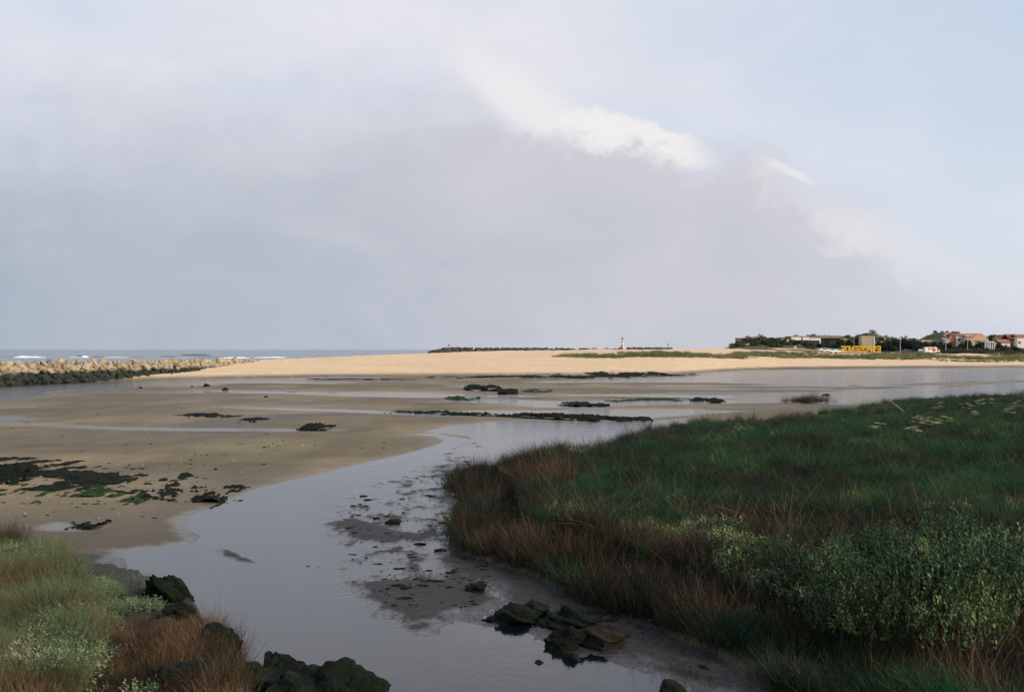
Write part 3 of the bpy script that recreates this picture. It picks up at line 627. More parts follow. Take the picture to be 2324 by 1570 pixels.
def rock_obj(label, cx, cy, wpx, hpx, seed, mat, sub=4, amp=.42, zoff=0.0, flatten=1.0, sc=1.5, fine=.15, name='rock', cat='rock', group=None, dep=1.0):
    """a boulder whose foot stands at pixel (cx, cy) of the 2324 px photograph"""
    X, Y = G(cx, cy); s = wpx/FD*Y/2; hh = hpx/FD*Y
    V, F = rock_np(seed, sub, 8, amp, sc, fine)
    V = V/np.array([np.abs(V[:, 0]).max(), np.abs(V[:, 1]).max(), 1])
    zt = V[:, 2].max(); V[:, 2] = V[:, 2]/zt
    V = V*np.array([s, s*dep, hh])
    V[:, 2] = np.where(V[:, 2] < -.35*hh, -.35*hh, V[:, 2])
    g = max(gz(X, Y+s*dep*.6), -.1)
    o = put(name, mesh_np(name, V, F, [mat], True), loc=(X, Y+s*dep*.8, g+zoff)); tag(o, label, cat, group); return o
MR, BR = M['mossrock'], M['barerock']
rock_obj('mossy dark boulder wedged against the left grassy bank by the water', 372, 1388, 132, 62, 31, MR, 5, .5)
rock_obj('mossy boulder below the drooping red grass on the left', 455, 1545, 170, 84, 32, MR, 5, .5)
rock_obj('pointed black rock at the bottom edge right of the mossy boulder', 610, 1590, 240, 96, 33, MR, 5, .6, sc=1.9)
rock_obj('long low green boulder at the bottom edge, farthest right of its row', 740, 1640, 330, 118, 34, MR, 5, .45)
rock_obj('dark rock in the bottom left corner beneath the bushy grass', 380, 1640, 280, 72, 37, MR, 5, .5)
rock_obj('dark mossy ledge between the bank grass and the bottom boulders', 520, 1600, 210, 66, 48, MR, 5, .5)
rock_obj('small mossy stone between the two upper boulders of the left bank', 398, 1440, 100, 34, 49, MR, 4, .45)
rock_obj('dark weedy rock in the stream, left of the largest jagged rock', 1150, 1420, 150, 38, 35, MR, 5, .5, sc=2)
rock_obj('largest jagged dark rock in the middle of the stream', 1290, 1432, 175, 42, 36, MR, 5, .6, sc=2.1)
rock_obj('low dark rock linking the two jagged rocks in the stream', 1215, 1405, 110, 34, 41, MR, 4, .5, sc=2)
rock_obj('rounded brown boulder on the mud right of the jagged rocks', 1370, 1478, 215, 38, 38, BR, 5, .35)
rock_obj('dark rock at the water edge below the brown boulder', 1285, 1478, 110, 46, 42, MR, 4, .5, sc=2)
rock_obj('small dark clod beside the bright puddle', 1075, 1348, 62, 20, 39, MR, 4, .5, sc=2.2)
rock_obj('small diamond shaped stone standing in the stream below the rocks', 1306, 1500, 36, 22, 40, MR, 3, .4)
rock_obj('rounded wet stone cut by the bottom edge of the photo', 1525, 1575, 76, 30, 43, BR, 4, .3)
rock_obj('flat dark clod in the mud left of the rush covered point', 890, 1190, 40, 11, 44, MR, 3, .4)
rock_obj('dark clod in the water touching the marsh point', 1068, 1172, 34, 14, 45, MR, 3, .4)
for k, (x, y, ww, hh, lb) in enumerate([(318, 882, 10, 4, 'tiny dark stone on the far sand by the upper left channel'), (466, 878, 17, 7, 'small dark stone, left of two on the far flat'), (509, 885, 17, 6, 'small dark stone, right of two on the far flat'),
        (604, 903, 15, 4, 'flat dark stone on the sand under the far stones'), (1876, 897, 26, 6, 'dark flat stone in the bright water behind the tussock'), (435, 880, 8, 4, 'smallest dark pebble left of the two far stones')]):
    rock_obj(lb, x, y, ww, hh, 60+k, W, 3, .4)
for k, (x, y, ww, hh, lb) in enumerate([(668, 1301, 26, 4, 'long dark clod lying low in the open stream'), (700, 1286, 18, 4, 'dark clod above the long clod in the open stream'), (722, 1288, 12, 3, 'tiny clod at the right of the open stream group'), (640, 1296, 12, 3, 'tiny clod at the left of the open stream group'),
        (1222, 1506, 30, 9, 'drowned weed tuft beside the diamond shaped stone'), (500, 1479, 20, 3, 'thin twig like weed floating off the mossy boulder'), (1128, 1448, 8, 4, 'tiny clod in the stream below the weedy rock')]):
    rock_obj(lb, x, y, ww, hh, 80+k, MR, 3, .4, name='clod', cat='clod')

# mud clods: a scatter nobody would count
def joined(name, items, mat, label, cat, smooth=True):
    Vs = []; Fs = []; off = 0
    for V, F in items: Vs.append(V); Fs.append(F+off); off += len(V)
    return tag(put(name, mesh_np(name, np.vstack(Vs), np.vstack(Fs), [mat], smooth)), label, cat, kind='stuff')
it = []; r = np.random.default_rng(77)
while len(it) < 190:
    x, y = r.uniform(770, 1120), r.uniform(1040, 1380); X, Y = G(x, y)
    if sdf(MUD, np.array([X]), np.array([Y]))[0] < .2 or sdf(BANK_R, np.array([X]), np.array([Y]))[0] > -.2: continue
    s = .02+.09*r.uniform()**3; V, F = rock_np(int(r.integers(40)), 2, 5, .4)
    it.append((V*np.array([s*1.7, s, s*.35])+np.array([X, Y, gz(X, Y)+.005]), F))
joined('mud_clods', it, MR, 'scattered dark clods and weed scraps on the wet mud', 'mud clods')

scrap_src = [mesh_np('scrap', (lambda V: V*np.array([.055, .04, .016]))(rock_np(150+k, 1, 4, .4)[0]), ICO[1][1], [M['weed']]) for k in range(3)]
shell_src = [mesh_np('shell', (lambda V: V*np.array([.03, .025, .012]))(rock_np(160+k, 1, 4, .3)[0]), ICO[1][1], [M['foam']]) for k in range(2)]
# ------------------------------------------------------------------ plants
def blades(n, rad, hmin, hmax, wid, lean, curve, seed, segs=3, tip=.15, droop=0.0):
    r = np.random.default_rng(seed); V = []; F = []
    for _ in range(n):
        a = r.uniform(0, 6.283); q = rad*math.sqrt(r.uniform()); x0, y0 = q*math.cos(a), q*math.sin(a)
        h = r.uniform(hmin, hmax); ln = r.uniform(0, lean); la = r.uniform(0, 6.283); cv = r.uniform(0, curve)
        wa = r.uniform(0, 3.14); wx, wy = math.cos(wa)*wid/2, math.sin(wa)*wid/2; b = len(V)
        for k in range(segs+1):
            t = k/segs; off = h*(ln*t+cv*t*t); z = h*(t-droop*t*t*cv)
            f = (1-t)*(1-tip)+tip
            V.append((x0+math.cos(la)*off-wx*f, y0+math.sin(la)*off-wy*f, z)); V.append((x0+math.cos(la)*off+wx*f, y0+math.sin(la)*off+wy*f, z))
        for k in range(segs): F.append((b+2*k, b+2*k+1, b+2*k+3, b+2*k+2))
    return np.array(V), np.array(F)
def shoots(n, rad, h, leaf, per, seed, dome=True, up=.5, spire=.14, lump=0.0):
    """upright leafy shoots over a low dome: purslane"""
    r = np.random.default_rng(seed); V = []; F = []
    for _ in range(n):
        a = r.uniform(0, 6.283); q = math.sqrt(r.uniform()); x0, y0 = rad*q*math.cos(a), rad*q*math.sin(a)
        zt = h*(math.sqrt(max(0, 1-q*q*.96)) if dome else 1)*r.uniform(.72, 1.08)
        if lump:
            lv = float(fbm(np.array([x0*2.1+seed]), np.array([y0*2.1]), seed, 3)[0]); zt *= 1-lump+lump*2.1*lv
            if lv < .34 and r.uniform() < .8: continue
        z0 = zt-r.uniform(.08, .16) if r.uniform() < .82 else zt*r.uniform(.25, .85)
        ax = np.array([x0*.35/rad+r.normal()*.22, y0*.35/rad+r.normal()*.22, 1.0]); ax /= np.linalg.norm(ax)
        for k in range(per):
            t = k/per; c = np.array([x0, y0, z0])+ax*(spire*t)
            b_ = r.uniform(0, 6.283); L = leaf*r.uniform(.7, 1.25)*(1-.35*t); el_ = r.uniform(up*.3, up*1.6)
            dirv = np.array([math.cos(b_)*math.cos(el_), math.sin(b_)*math.cos(el_), math.sin(el_)])
            sd_ = np.array([-math.sin(b_), math.cos(b_), r.uniform(-.4, .4)])*L*.22
            b0 = len(V); V += [c, c+dirv*L*.55+sd_, c+dirv*L, c+dirv*L*.55-sd_]; F.append((b0, b0+1, b0+2, b0+3))
    return np.array(V), np.array(F)
def tufts(n, rad, h, leaf, seed, flatb=.1):
    """round bush of loose leaf faces, for distant scrub and crowns"""
    r = np.random.default_rng(seed); d = r.normal(size=(n, 3)); d /= np.linalg.norm(d, axis=1)[:, None]
    rr = r.uniform(.45, 1.0, n)**.6; lump = 1+.45*(fbm(d[:, 0]*2.2+seed, d[:, 1]*2.2+d[:, 2]*1.9, seed, 3)-.5)*2
    c = d*(rr*lump)[:, None]*np.array([rad, rad, h/2])+np.array([0, 0, h/2*1.02]); c[:, 2] = np.maximum(c[:, 2], flatb*h*r.uniform(0, 1, n))
    nn = d+r.normal(size=(n, 3))*.6; nn /= np.linalg.norm(nn, axis=1)[:, None]
    t1 = np.cross(nn, r.normal(size=(n, 3))); t1 /= np.linalg.norm(t1, axis=1)[:, None]; t2 = np.cross(nn, t1)
    s = (leaf*r.uniform(.6, 1.3, n))[:, None]
    V = np.stack([c-t1*s, c-t2*s*.6, c+t1*s, c+t2*s*.6], 1).reshape(-1, 3)
    return V, np.arange(4*n).reshape(-1, 4)

def scatter(name, P, sources, label, cat, smin=.8, smax=1.2, tilt=.12, seed=0, zs=(.8, 1.2)):
    """one object of ground cover: small plants set on points by geometry nodes"""
    r = np.random.default_rng(seed); n = len(P)
    me = bpy.data.meshes.new(name); me.vertices.add(n); me.vertices.foreach_set('co', np.asarray(P, np.float32).ravel())
    rot = np.stack([r.normal(size=n)*tilt, r.normal(size=n)*tilt, r.uniform(0, 6.283, n)], 1).astype(np.float32)
    Pa = np.asarray(P, float); s = r.uniform(smin, smax, n)*(.52+.75*np.clip((fbm(Pa[:, 0]*1.1, Pa[:, 1]*.6, 191+seed, 3)-.3)/.42, 0, 1)); scl = np.stack([s, s, s*r.uniform(zs[0], zs[1], n)], 1).astype(np.float32)
    a = me.attributes.new('rot', 'FLOAT_VECTOR', 'POINT'); a.data.foreach_set('vector', rot.ravel())
    a = me.attributes.new('scl', 'FLOAT_VECTOR', 'POINT'); a.data.foreach_set('vector', scl.ravel())
    a = me.attributes.new('pick', 'INT', 'POINT'); a.data.foreach_set('value', r.integers(0, len(sources), n).astype(np.int32))
    a = me.attributes.new('tint', 'FLOAT', 'POINT'); a.data.foreach_set('value', r.uniform(0, 1, n).astype(np.float32))
    o = put(name, me); tag(o, label, cat, kind='stuff')
    g = bpy.data.node_groups.new(name+'_scatter', 'GeometryNodeTree')
    g.interface.new_socket('Geometry', in_out='INPUT', socket_type='NodeSocketGeometry'); g.interface.new_socket('Geometry', in_out='OUTPUT', socket_type='NodeSocketGeometry')
    gi = g.nodes.new('NodeGroupInput'); go = g.nodes.new('NodeGroupOutput'); ip = g.nodes.new('GeometryNodeInstanceOnPoints'); jn = g.nodes.new('GeometryNodeJoinGeometry')
    for sme in sources:
        so_ = bpy.data.objects.new(name+'_source', sme); oi = g.nodes.new('GeometryNodeObjectInfo'); oi.inputs['Object'].default_value = so_
        ti = g.nodes.new('GeometryNodeGeometryToInstance'); g.links.new(oi.outputs['Geometry'], ti.inputs[0]); g.links.new(ti.outputs[0], jn.inputs[0])
    def na(nm, typ):
        q = g.nodes.new('GeometryNodeInputNamedAttribute'); q.data_type = typ; q.inputs['Name'].default_value = nm; return q.outputs['Attribute']
    mp = g.nodes.new('GeometryNodeMeshToPoints'); g.links.new(gi.outputs[0], mp.inputs[0])
    g.links.new(mp.outputs[0], ip.inputs['Points']); g.links.new(jn.outputs[0], ip.inputs['Instance']); ip.inputs['Pick Instance'].default_value = True
    g.links.new(na('pick', 'INT'), ip.inputs['Instance Index']); g.links.new(na('rot', 'FLOAT_VECTOR'), ip.inputs['Rotation']); g.links.new(na('scl', 'FLOAT_VECTOR'), ip.inputs['Scale'])
    g.links.new(ip.outputs[0], go.inputs[0])
    md = o.modifiers.new('scatter', 'NODES'); md.node_group = g
    return o
def sample(polyg, n, dens, seed, margin=0.0, umax=.56):
    """random points inside an outline; dens(X, Y, s) is the chance of keeping one"""
    r = np.random.default_rng(seed); P = np.array(polyg); lo = P.min(0); hi = P.max(0); hi[1] = min(hi[1], 600)
    # nearer ground gets more candidates: uniform in 1/distance to the power .6
    y0, y1 = max(lo[1], 9.0), hi[1]; e = .9
    Y = (y0**-e+(y1**-e-y0**-e)*r.uniform(size=n))**(-1/e)
    X = r.uniform(-umax, umax, n)*Y
    s = sdf(polyg, X, Y, 30); k = (s > margin); X, Y, s = X[k], Y[k], s[k]
    k = r.uniform(size=len(X)) < dens(X, Y, s); X, Y = X[k], Y[k]
    return np.stack([X, Y, ground(X, Y)], 1)

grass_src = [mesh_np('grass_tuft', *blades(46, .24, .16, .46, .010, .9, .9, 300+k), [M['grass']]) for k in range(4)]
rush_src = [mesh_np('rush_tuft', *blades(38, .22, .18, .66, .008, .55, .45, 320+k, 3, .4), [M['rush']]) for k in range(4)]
purs_src = [mesh_np('purslane_tuft', *shoots(34, .24, .26, .055, 9, 340+k), [M['purslane']]) for k in range(3)]
grassL_src = [mesh_np('grass_tuft_left', *blades(52, .20, .14, .46, .007, .9, .9, 360+k), [M['grass_left']]) for k in range(4)]
rushL_src = [mesh_np('rush_tuft_left', *blades(42, .20, .14, .56, .0055, .38, .5, 380+k, 4, .4, .3), [M['rush_left']]) for k in range(4)]
pursL_src = [mesh_np('purslane_tuft_left', *shoots(34, .22, .24, .045, 9, 400+k), [M['purslane_left']]) for k in range(3)]

def blob(X, Y, pts, z=.9):
    out = np.zeros(X.shape)
    for x, y, rx, ry in pts:
        cx, cy = G(x, y, z); ex = rx/FD*cy; ey = abs(G(x, y-ry, z)[1]-cy)
        out = np.maximum(out, np.exp(-((X-cx)/ex)**2-((Y-cy)/ey)**2))
    return out
BROWN = [(1250, 1060, 260, 60), (1500, 990, 300, 25), (1180, 1150, 160, 80), (2250, 1120, 160, 60), (1700, 1250, 260, 60), (1350, 1230, 260, 60), (2000, 1230, 260, 40)]
PURS = [(1520, 1180, 110, 22), (1770, 1290, 90, 55), (1300, 1150, 60, 12), (1640, 1215, 50, 20), (1800, 1390, 120, 40), (1650, 1390, 120, 30)]
def brownness(X, Y, s):
    return np.clip(.75*sm(s, 4.5, 1.0)+.45*blob(X, Y, BROWN)+(fbm(X*.22, Y*.12, 131, 4)-.66)*2.4, 0.06, 1)
def purs_d(X, Y): return np.clip(blob(X, Y, PURS)*1.4+(fbm(X*.4, Y*.2, 141, 3)-.62)*.8, 0, 1)
THICK = poly([(1660, 1385), (1760, 1310), (1850, 1270), (2000, 1255), (2400, 1240), (2800, 1300), (2800, 1800), (1900, 1800), (1660, 1480)], .35)
notbush = lambda X, Y: 1-.93*sm(sdf(THICK, X, Y, 4), -.2, .5)*sm(sdf(BANK_R, X, Y, 4), .5, 1.1)
green_pts = sample(BANK_R, 130000, lambda X, Y, s: np.clip(1.08-brownness(X, Y, s), .12, 1)*(1-.85*purs_d(X, Y))*.60*notbush(X, Y)*(1-.85*sm(sdf(THICK, X, Y, 4), -.5, .3)), 1, -.1)
brown_pts = sample(BANK_R, 130000, lambda X, Y, s: brownness(X, Y, s)*(1-.8*purs_d(X, Y))*.46*notbush(X, Y)*(1-.6*sm(sdf(THICK, X, Y, 4), -.5, .3))*np.where(s < .25, .7, 1), 2, -.3)
purs_pts = sample(BANK_R, 60000, lambda X, Y, s: purs_d(X, Y), 3, .1)
scatter('marsh_grass', green_pts, grass_src, 'green grass covering the right marsh bank, cloud shade in its colour', 'grass', .8, 1.25, .15, 1)
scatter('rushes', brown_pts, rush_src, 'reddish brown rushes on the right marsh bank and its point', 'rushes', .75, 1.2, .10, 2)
scatter('sea_purslane', purs_pts, purs_src, 'grey green leafy ground cover patches on the right marsh bank', 'ground cover', .8, 1.4, .15, 3)
PURSL = [(200, 1240, 130, 25), (290, 1265, 70, 55), (60, 1240, 80, 20), (60, 1500, 90, 70), (190, 1540, 70, 50), (20, 1560, 60, 40)]
BROWNL = [(180, 1300, 120, 26), (290, 1460, 60, 70), (230, 1360, 70, 40), (30, 1200, 90, 14)]
pL = lambda X, Y: np.clip(blob(X, Y, PURSL, 1.1)*1.0+(fbm(X*1.1, Y*.8, 155, 4)-.56)*2.0, 0, 1)*.6
bL = lambda X, Y: np.clip(blob(X, Y, BROWNL, 1.1)*.9+.5*sm(sdf(BANK_L, X, Y, 6), 1.6, .3)+(fbm(X*.9, Y*.6, 151, 4)-.58)*2.0, .05, 1)
scatter('bank_grass', sample(BANK_L, 60000, lambda X, Y, s: (1-.8*bL(X, Y))*(1-.6*pL(X, Y)), 4, .06), grassL_src, 'pale green grass on the left bank', 'grass', .75, 1.2, .15, 4)
scatter('bank_rushes', sample(BANK_L, 60000, lambda X, Y, s: np.maximum(bL(X, Y), .75*sm(s, .9, .2))*(1-.6*pL(X, Y))*.85*np.where(s > .12, 1, np.where((Y < 19.5) & (s > -.65), .8, 0)), 5, -.7), rushL_src, 'rust red rushes along the edge of the left bank', 'rushes', .7, 1.15, .18, 5)
scatter('bank_purslane', sample(BANK_L, 40000, lambda X, Y, s: pL(X, Y), 6, -.08), pursL_src, 'yellow green leafy ground cover on the left bank', 'ground cover', .75, 1.3, .15, 6)
dead_src = [mesh_np('dead_tuft', *blades(14, .16, .35, .85, .008, 1.1, .9, 430+k, 4, .4, .5), [M['straw_dark']]) for k in range(3)]
scatter('dead_stalks', sample(BANK_R, 9000, lambda X, Y, s: notbush(X, Y)*sm(fbm(X*.5, Y*.25, 181, 3), .42, .62)*.6, 8, .3), dead_src, 'bent pale dead stalks scattered through the right marsh grass', 'dry stalks', .6, 1.2, .35, 8)
fresh_src = [mesh_np('fresh_tuft', *blades(46, .24, .20, .50, .011, .8, .9, 450+k), [M['fresh']]) for k in range(3)]
FRESH = [(2170, 965, 150, 26), (1985, 1010, 90, 26), (2085, 1000, 90, 30), (2290, 1070, 60, 30), (1640, 1050, 120, 22)]
scatter('fresh_grass', sample(BANK_R, 60000, lambda X, Y, s: np.clip(blob(X, Y, FRESH)*1.2-.25+(fbm(X*.5, Y*.3, 186, 3)-.5)*1.2, 0, 1)*.5, 14, .4), fresh_src, 'bright fresh green grass patches on the upper right bank', 'grass', .8, 1.3, .2, 14)
# sprouts standing in the shallow water, bottom right
r = np.random.default_rng(12); q = []
for _ in range(150):
    t = r.uniform(); X, Y = G(1440+190*t+r.normal()*6, 1494+58*t+r.uniform(-2, 8)); q.append((X, Y, -.03))
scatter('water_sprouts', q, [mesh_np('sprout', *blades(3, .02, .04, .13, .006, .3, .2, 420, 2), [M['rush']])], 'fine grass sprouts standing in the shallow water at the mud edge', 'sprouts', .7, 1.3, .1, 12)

FLAT = poly([(-200, 1180), (-200, 900), (300, 880), (700, 880), (1000, 935), (980, 1005), (800, 1050), (560, 1115), (430, 1180), (430, 1230), (300, 1238), (200, 1195)])
def flat_d(X, Y, s): return np.clip((fbm(X*.35, Y*.12, 211, 4)-.45)*2.2, 0.02, 1)
scatter('weed_scraps', sample(FLAT, 5200, flat_d, 31, .3), scrap_src, 'small scraps of dark weed and stones strewn over the left sand flat', 'weed scraps', .5, 2.2, .1, 31)
scatter('shells', sample(FLAT, 1500, flat_d, 32, .3), shell_src, 'small pale shells strewn over the left sand flat', 'shells', .6, 1.5, .2, 32)
# leafy bushes in the right foreground
bush_me = [mesh_np('foliage', *shoots(900, 1.0, .95, .066, 13, 500+k, spire=.24, lump=.5, up=.8), [M['purslane']]) for k in range(3)]
def stems_mesh(seed):
    r = np.random.default_rng(seed); b = MB()
    for k in range(9):
        a = r.uniform(0, 6.28); q = r.uniform(.4, .8); b.tube([(0, 0, -.1), (q*.4*math.cos(a), q*.4*math.sin(a), .25), (q*math.cos(a), q*math.sin(a), .55)], [.02, .014, .007], 5)
    return b.mesh('stems', M['stemwood'])
stem_me = [stems_mesh(k) for k in range(2)]
BUSH = [(1975, 1440, 1.0, 1.15, 'leafy grey green bush at the left front of the foreground thicket'), (2115, 1455, 1.15, 1.35, 'broad leafy bush in the middle front of the foreground thicket'), (2265, 1450, 1.15, 1.45, 'leafy bush at the right photo edge in the foreground thicket'),
        (1905, 1365, .9, .95, 'small leafy bush at the back left of the foreground thicket'), (2050, 1370, 1.15, 1.15, 'leafy bush at the back middle of the foreground thicket'), (2205, 1365, 1.2, 1.3, 'leafy bush at the back right of the foreground thicket'),
        (1775, 1310, .75, .75, 'low leafy bush left of the thicket, among red rushes'), (1720, 1385, .6, .5, 'low dark leafy bush at the mud edge left of the thicket'), (2345, 1400, 1.2, 1.4, 'leafy bush half cut off by the right photo edge')]
for k, (x, y, s, hz, lb) in enumerate(BUSH):
    X, Y = G(x, y, .5); g = gz(X, Y)
    e = empty('leafy_bush', (X, Y, g-.05), lb, 'bush', 'leafy bushes of the right foreground', k*1.3)
    put('foliage', bush_me[k % 3], e, scl=(s, s, hz)); put('stems', stem_me[k % 2], e, scl=(s, s, hz))

# tussock of dark rushes in the far pool
tz = np.array([(XX, YY, 0.10) for XX, YY in [G(1832+r.normal()*22, 914.5+np.clip(r.normal(), -1.8, 1.8)*1.3) for _ in range(150)]])
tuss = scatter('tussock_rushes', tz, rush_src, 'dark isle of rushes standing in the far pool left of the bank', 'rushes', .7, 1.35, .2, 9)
# drooping red grass tuft over the left rocks
X, Y = G(335, 1480, .35)
V, F = blades(420, .34, .45, .85, .007, .4, .7, 610, 5, .4, 1.0)
o = put('grass_tuft', mesh_np('grass_tuft', V, F, [M['rust']]), loc=(X, Y, gz(X, Y)-.05)); tag(o, 'big drooping tuft of rust red grass over the left mossy boulders', 'grass')

# umbel flowers on the far part of the right bank
def umbel_plant(seed, hgt):
    r = np.random.default_rng(seed)
    e = empty('umbel_plant', (0, 0, 0), '', 'plant')
    b = MB(); heads = []
    b.tube([(0, 0, 0), (.03, .02, hgt*.5), (.02, 0, hgt*.95)], [.014, .011, .008], 5); heads.append((.02, 0, hgt))
    for k in range(5):
        a = r.uniform(0, 6.28); q = r.uniform(.16, .34); z = hgt*r.uniform(.72, .98)
        b.tube([(.03, .02, hgt*.5), (q*.6*math.cos(a), q*.6*math.sin(a), z*.85), (q*math.cos(a), q*math.sin(a), z-.03)], [.008, .006, .005], 4); heads.append((q*math.cos(a), q*math.sin(a), z))
    b.build('stem', M['grass'], e)
    for hx, hy, hz in heads:
        V = []; F = []
        for _ in range(44):
            a = r.uniform(0, 6.28); q = .15*math.sqrt(r.uniform()); c = np.array([q*math.cos(a), q*math.sin(a), .045*(1-(q/.15)**2)+r.uniform(-.01, .01)]); b0 = len(V); s = .018
            V += [c+(-s, -s, 0), c+(s, -s, .006), c+(s, s, 0), c+(-s, s, .006)]; F.append((b0, b0+1, b0+2, b0+3))
        put('umbel', mesh_np('umbel', V, F, [M['flower']]), e, (hx, hy, hz))
    return e
UM = [(2135, 945, 'yellow flowering umbel plant, farthest left of the bank top group', .95), (2140, 975, 'yellow umbel plant just in front of the leftmost one', .8), (2085, 985, 'yellow umbel plant above the bright green grass, left one', .9), (2108, 980, 'yellow umbel plant above the bright green grass, middle one', .8),
      (2076, 1000, 'low yellow umbel plant nearest the camera', .7), (2120, 995, 'yellow umbel plant above the bright green grass, right one', .75), (2195, 945, 'yellow umbel plant left of the three by the right edge', .9), (2225, 940, 'yellow umbel plant middle of the three by the right edge', 1.0), (2248, 935, 'yellow umbel plant right of the three by the right edge', .95),
      (2210, 955, 'low umbel plant in front of the three by the right edge', .7), (2310, 945, 'yellow umbel plant at the right photo edge', 1.0), (2295, 955, 'short umbel plant beside the one at the right photo edge', .8), (1990, 985, 'lone pale umbel plant in the middle of the bank', .7)]
for k, (x, y, lb, h_) in enumerate(UM):
    e = umbel_plant(700+k, h_*1.25); X, Y = G(x, y+8, .95); e.location = (X, Y, gz(X, Y)); tag(e, lb, 'plant', 'umbel plants on the right bank')
def stalk(label, a, b, za, zb, rad, mat=None):
    A = G(*a, za); B = G(*b, zb)
    m = MB(); mid = ((A[0]+B[0])/2+.02, (A[1]+B[1])/2, (za+zb)/2+.03); m.tube([(*A, za), mid, (*B, zb)], [rad, rad*.8, rad*.5], 5)
    return tag(m.build('dry_stalk', mat or M['straw']), label, 'stalk')
stalk('long pale dry stalk leaning over the far crest of the right bank', (2052, 934), (2008, 902), 1.05, 1.65, .035)
stalk('short pale dry stalk standing in the green middle of the bank', (1955, 1056), (1962, 1040), 1.05, 1.4, .018)
stalk('thin pale straw lying on the dark grass above the bush', (2135, 1250), (2185, 1265), 1.1, 1.2, .010)

# dune grass on the beach, scrub on the dunes
def band(px0, px1, d0f, d1f, n, seed, fn):
    r = np.random.default_rng(seed); px = r.uniform(px0, px1, n); t = r.uniform(size=n)
    d = d0f(px)*(1-t)+d1f(px)*t; X = (px-1250)/2777.8*d
    k = r.uniform(size=n) < fn(px, t, X, d); X, d = X[k], d[k]
    return np.stack([X, d, ground(X, d)-.03], 1)
dg_src = [mesh_np('dune_tuft', *blades(30, .45, .25, .60, .05, .6, .6, 440+k, 2), [M['dune_grass']]) for k in range(3)]
dg = band(1245, 2520, lambda p: np.interp(p, [1245, 1500, 1900, 2100, 2500], [300, 290, 340, 352, 350]), lambda p: np.interp(p, [1245, 1500, 1900, 2100, 2500], [312, 325, 392, 400, 425]), 16000, 1,
          lambda p, t, X, d: sm(fbm(X*.05, d*.06, 161, 4)+.25*sm(p, 1250, 1500)*np.sin(np.pi*t)-.25*sm(p, 1400, 1250)+.12*sm(p, 2300, 2500), .50, .74)*.5)
scatter('dune_grass', dg, dg_src, 'strip of green dune grass along the upper beach', 'grass', .8, 1.7, .1, 21)
sc_src = [mesh_np('scrub_tuft', *tufts(130, .9, 1.1, .17, 460+k), [M['scrub']]) for k in range(4)]
sc = band(1785, 2520, lambda p: np.interp(p, [1785, 2000, 2060, 2330, 2520], [432, 430, 445, 436, 440]), lambda p: p*0+660, 9000, 2,
          lambda p, t, X, d: np.clip(sm(fbm(X*.10, d*.05, 171, 3), .34, .56)*np.where(d > 500, .55, .9)*np.where((p > 2010) & (p < 2250) & (d < 450), 0, 1), 0, 1))
scatter('dune_scrub', sc, sc_src, 'green scrub covering the dunes around the village', 'scrub', .6, 1.5, .1, 22)
sb_src = [mesh_np('heath_tuft', *tufts(110, .9, .9, .16, 480+k), [M['scrub_brown']]) for k in range(3)]
sb = band(2290, 2560, lambda p: p*0+418, lambda p: p*0+462, 1500, 3, lambda p, t, X, d: .9*sm(p, 2290, 2340))
scatter('brown_heath', sb, sb_src, 'low brownish heath in front of the houses at right', 'scrub', .6, 1.4, .1, 23)

# ------------------------------------------------------------------ village trees
crown_me = []
for k in range(5):
    Vs = []; Fs = []; off = 0; r = np.random.default_rng(900+k)
    for j in range(7):
        V, F = tufts(170, r.uniform(.42, .62), r.uniform(.40, .60), .075, 910+10*k+j)
        a = r.uniform(0, 6.28); q = r.uniform(.1, .55) if j else 0; V = V+np.array([q*math.cos(a), q*math.sin(a), r.uniform(.15, .50)])
        Vs.append(V); Fs.append(F+off); off += len(V)
    V = np.vstack(Vs); V[:, 2] = (V[:, 2]-V[:, 2].min())/(V[:, 2].max()-V[:, 2].min()); V[:, :2] /= np.abs(V[:, :2]).max()
    crown_me.append(mesh_np('crown', V, np.vstack(Fs), [M['tree']]))
tb = MB(); tb.tube([(0, 0, -.2), (.03, .02, .35), (.0, .05, .8)], [.07, .05, .02], 6); tb.tube([(.03, .02, .3), (.25, .1, .6)], [.035, .015], 5); tb.tube([(.03, .02, .35), (-.22, -.1, .62)], [.03, .012], 5)
trunk_me = tb.mesh('trunk', M['bark'])
TR = [(2052, 824, 26, 452, 'dark tree behind the leftmost letters of the yellow sign'), (2072, 826, 24, 455, 'dark tree behind the sign left of the wooden pole'), (2094, 817, 20, 470, 'round dark tree touching the left of the beige block'), (2144, 829, 22, 455, 'dark tree just right of the beige block'),
      (2163, 827, 32, 445, 'dark tree behind the right end of the yellow sign'), (2186, 823, 36, 450, 'tall dark tree left of the grey post'), (2206, 818, 32, 455, 'tallest dark tree in the row behind the dark car'), (2226, 824, 34, 450, 'dark tree above the dark car'), (2246, 828, 34, 446, 'dark tree left of the red and white van'),
      (2264, 831, 30, 448, 'dark tree behind the rear of the red and white van'), (2282, 831, 30, 450, 'dark tree behind the front of the red and white van'), (2298, 829, 28, 452, 'dark tree left of the tall lamp post'), (2315, 833, 28, 455, 'dark tree right of the tall lamp post'),
      (2340, 843, 30, 455, 'low dark tree under the red brick tower'), (2350, 832, 20, 460, 'dark tree in front of the white facade, left one'), (2364, 827, 26, 458, 'dark tree behind the right lamp post'), (2390, 831, 32, 462, 'dark round tree left of the glass pavilion'),
      (2424, 816, 20, 560, 'dark tree standing above the glass pavilion'), (2438, 832, 18, 480, 'dark tree right of the glass pavilion'), (2375, 842, 20, 462, 'small dark tree between lamp post and round tree'), (2476, 843, 18, 470, 'small dark tree before the big red house'), (2120, 838, 26, 470, 'dark hedge like tree behind the beige block')]
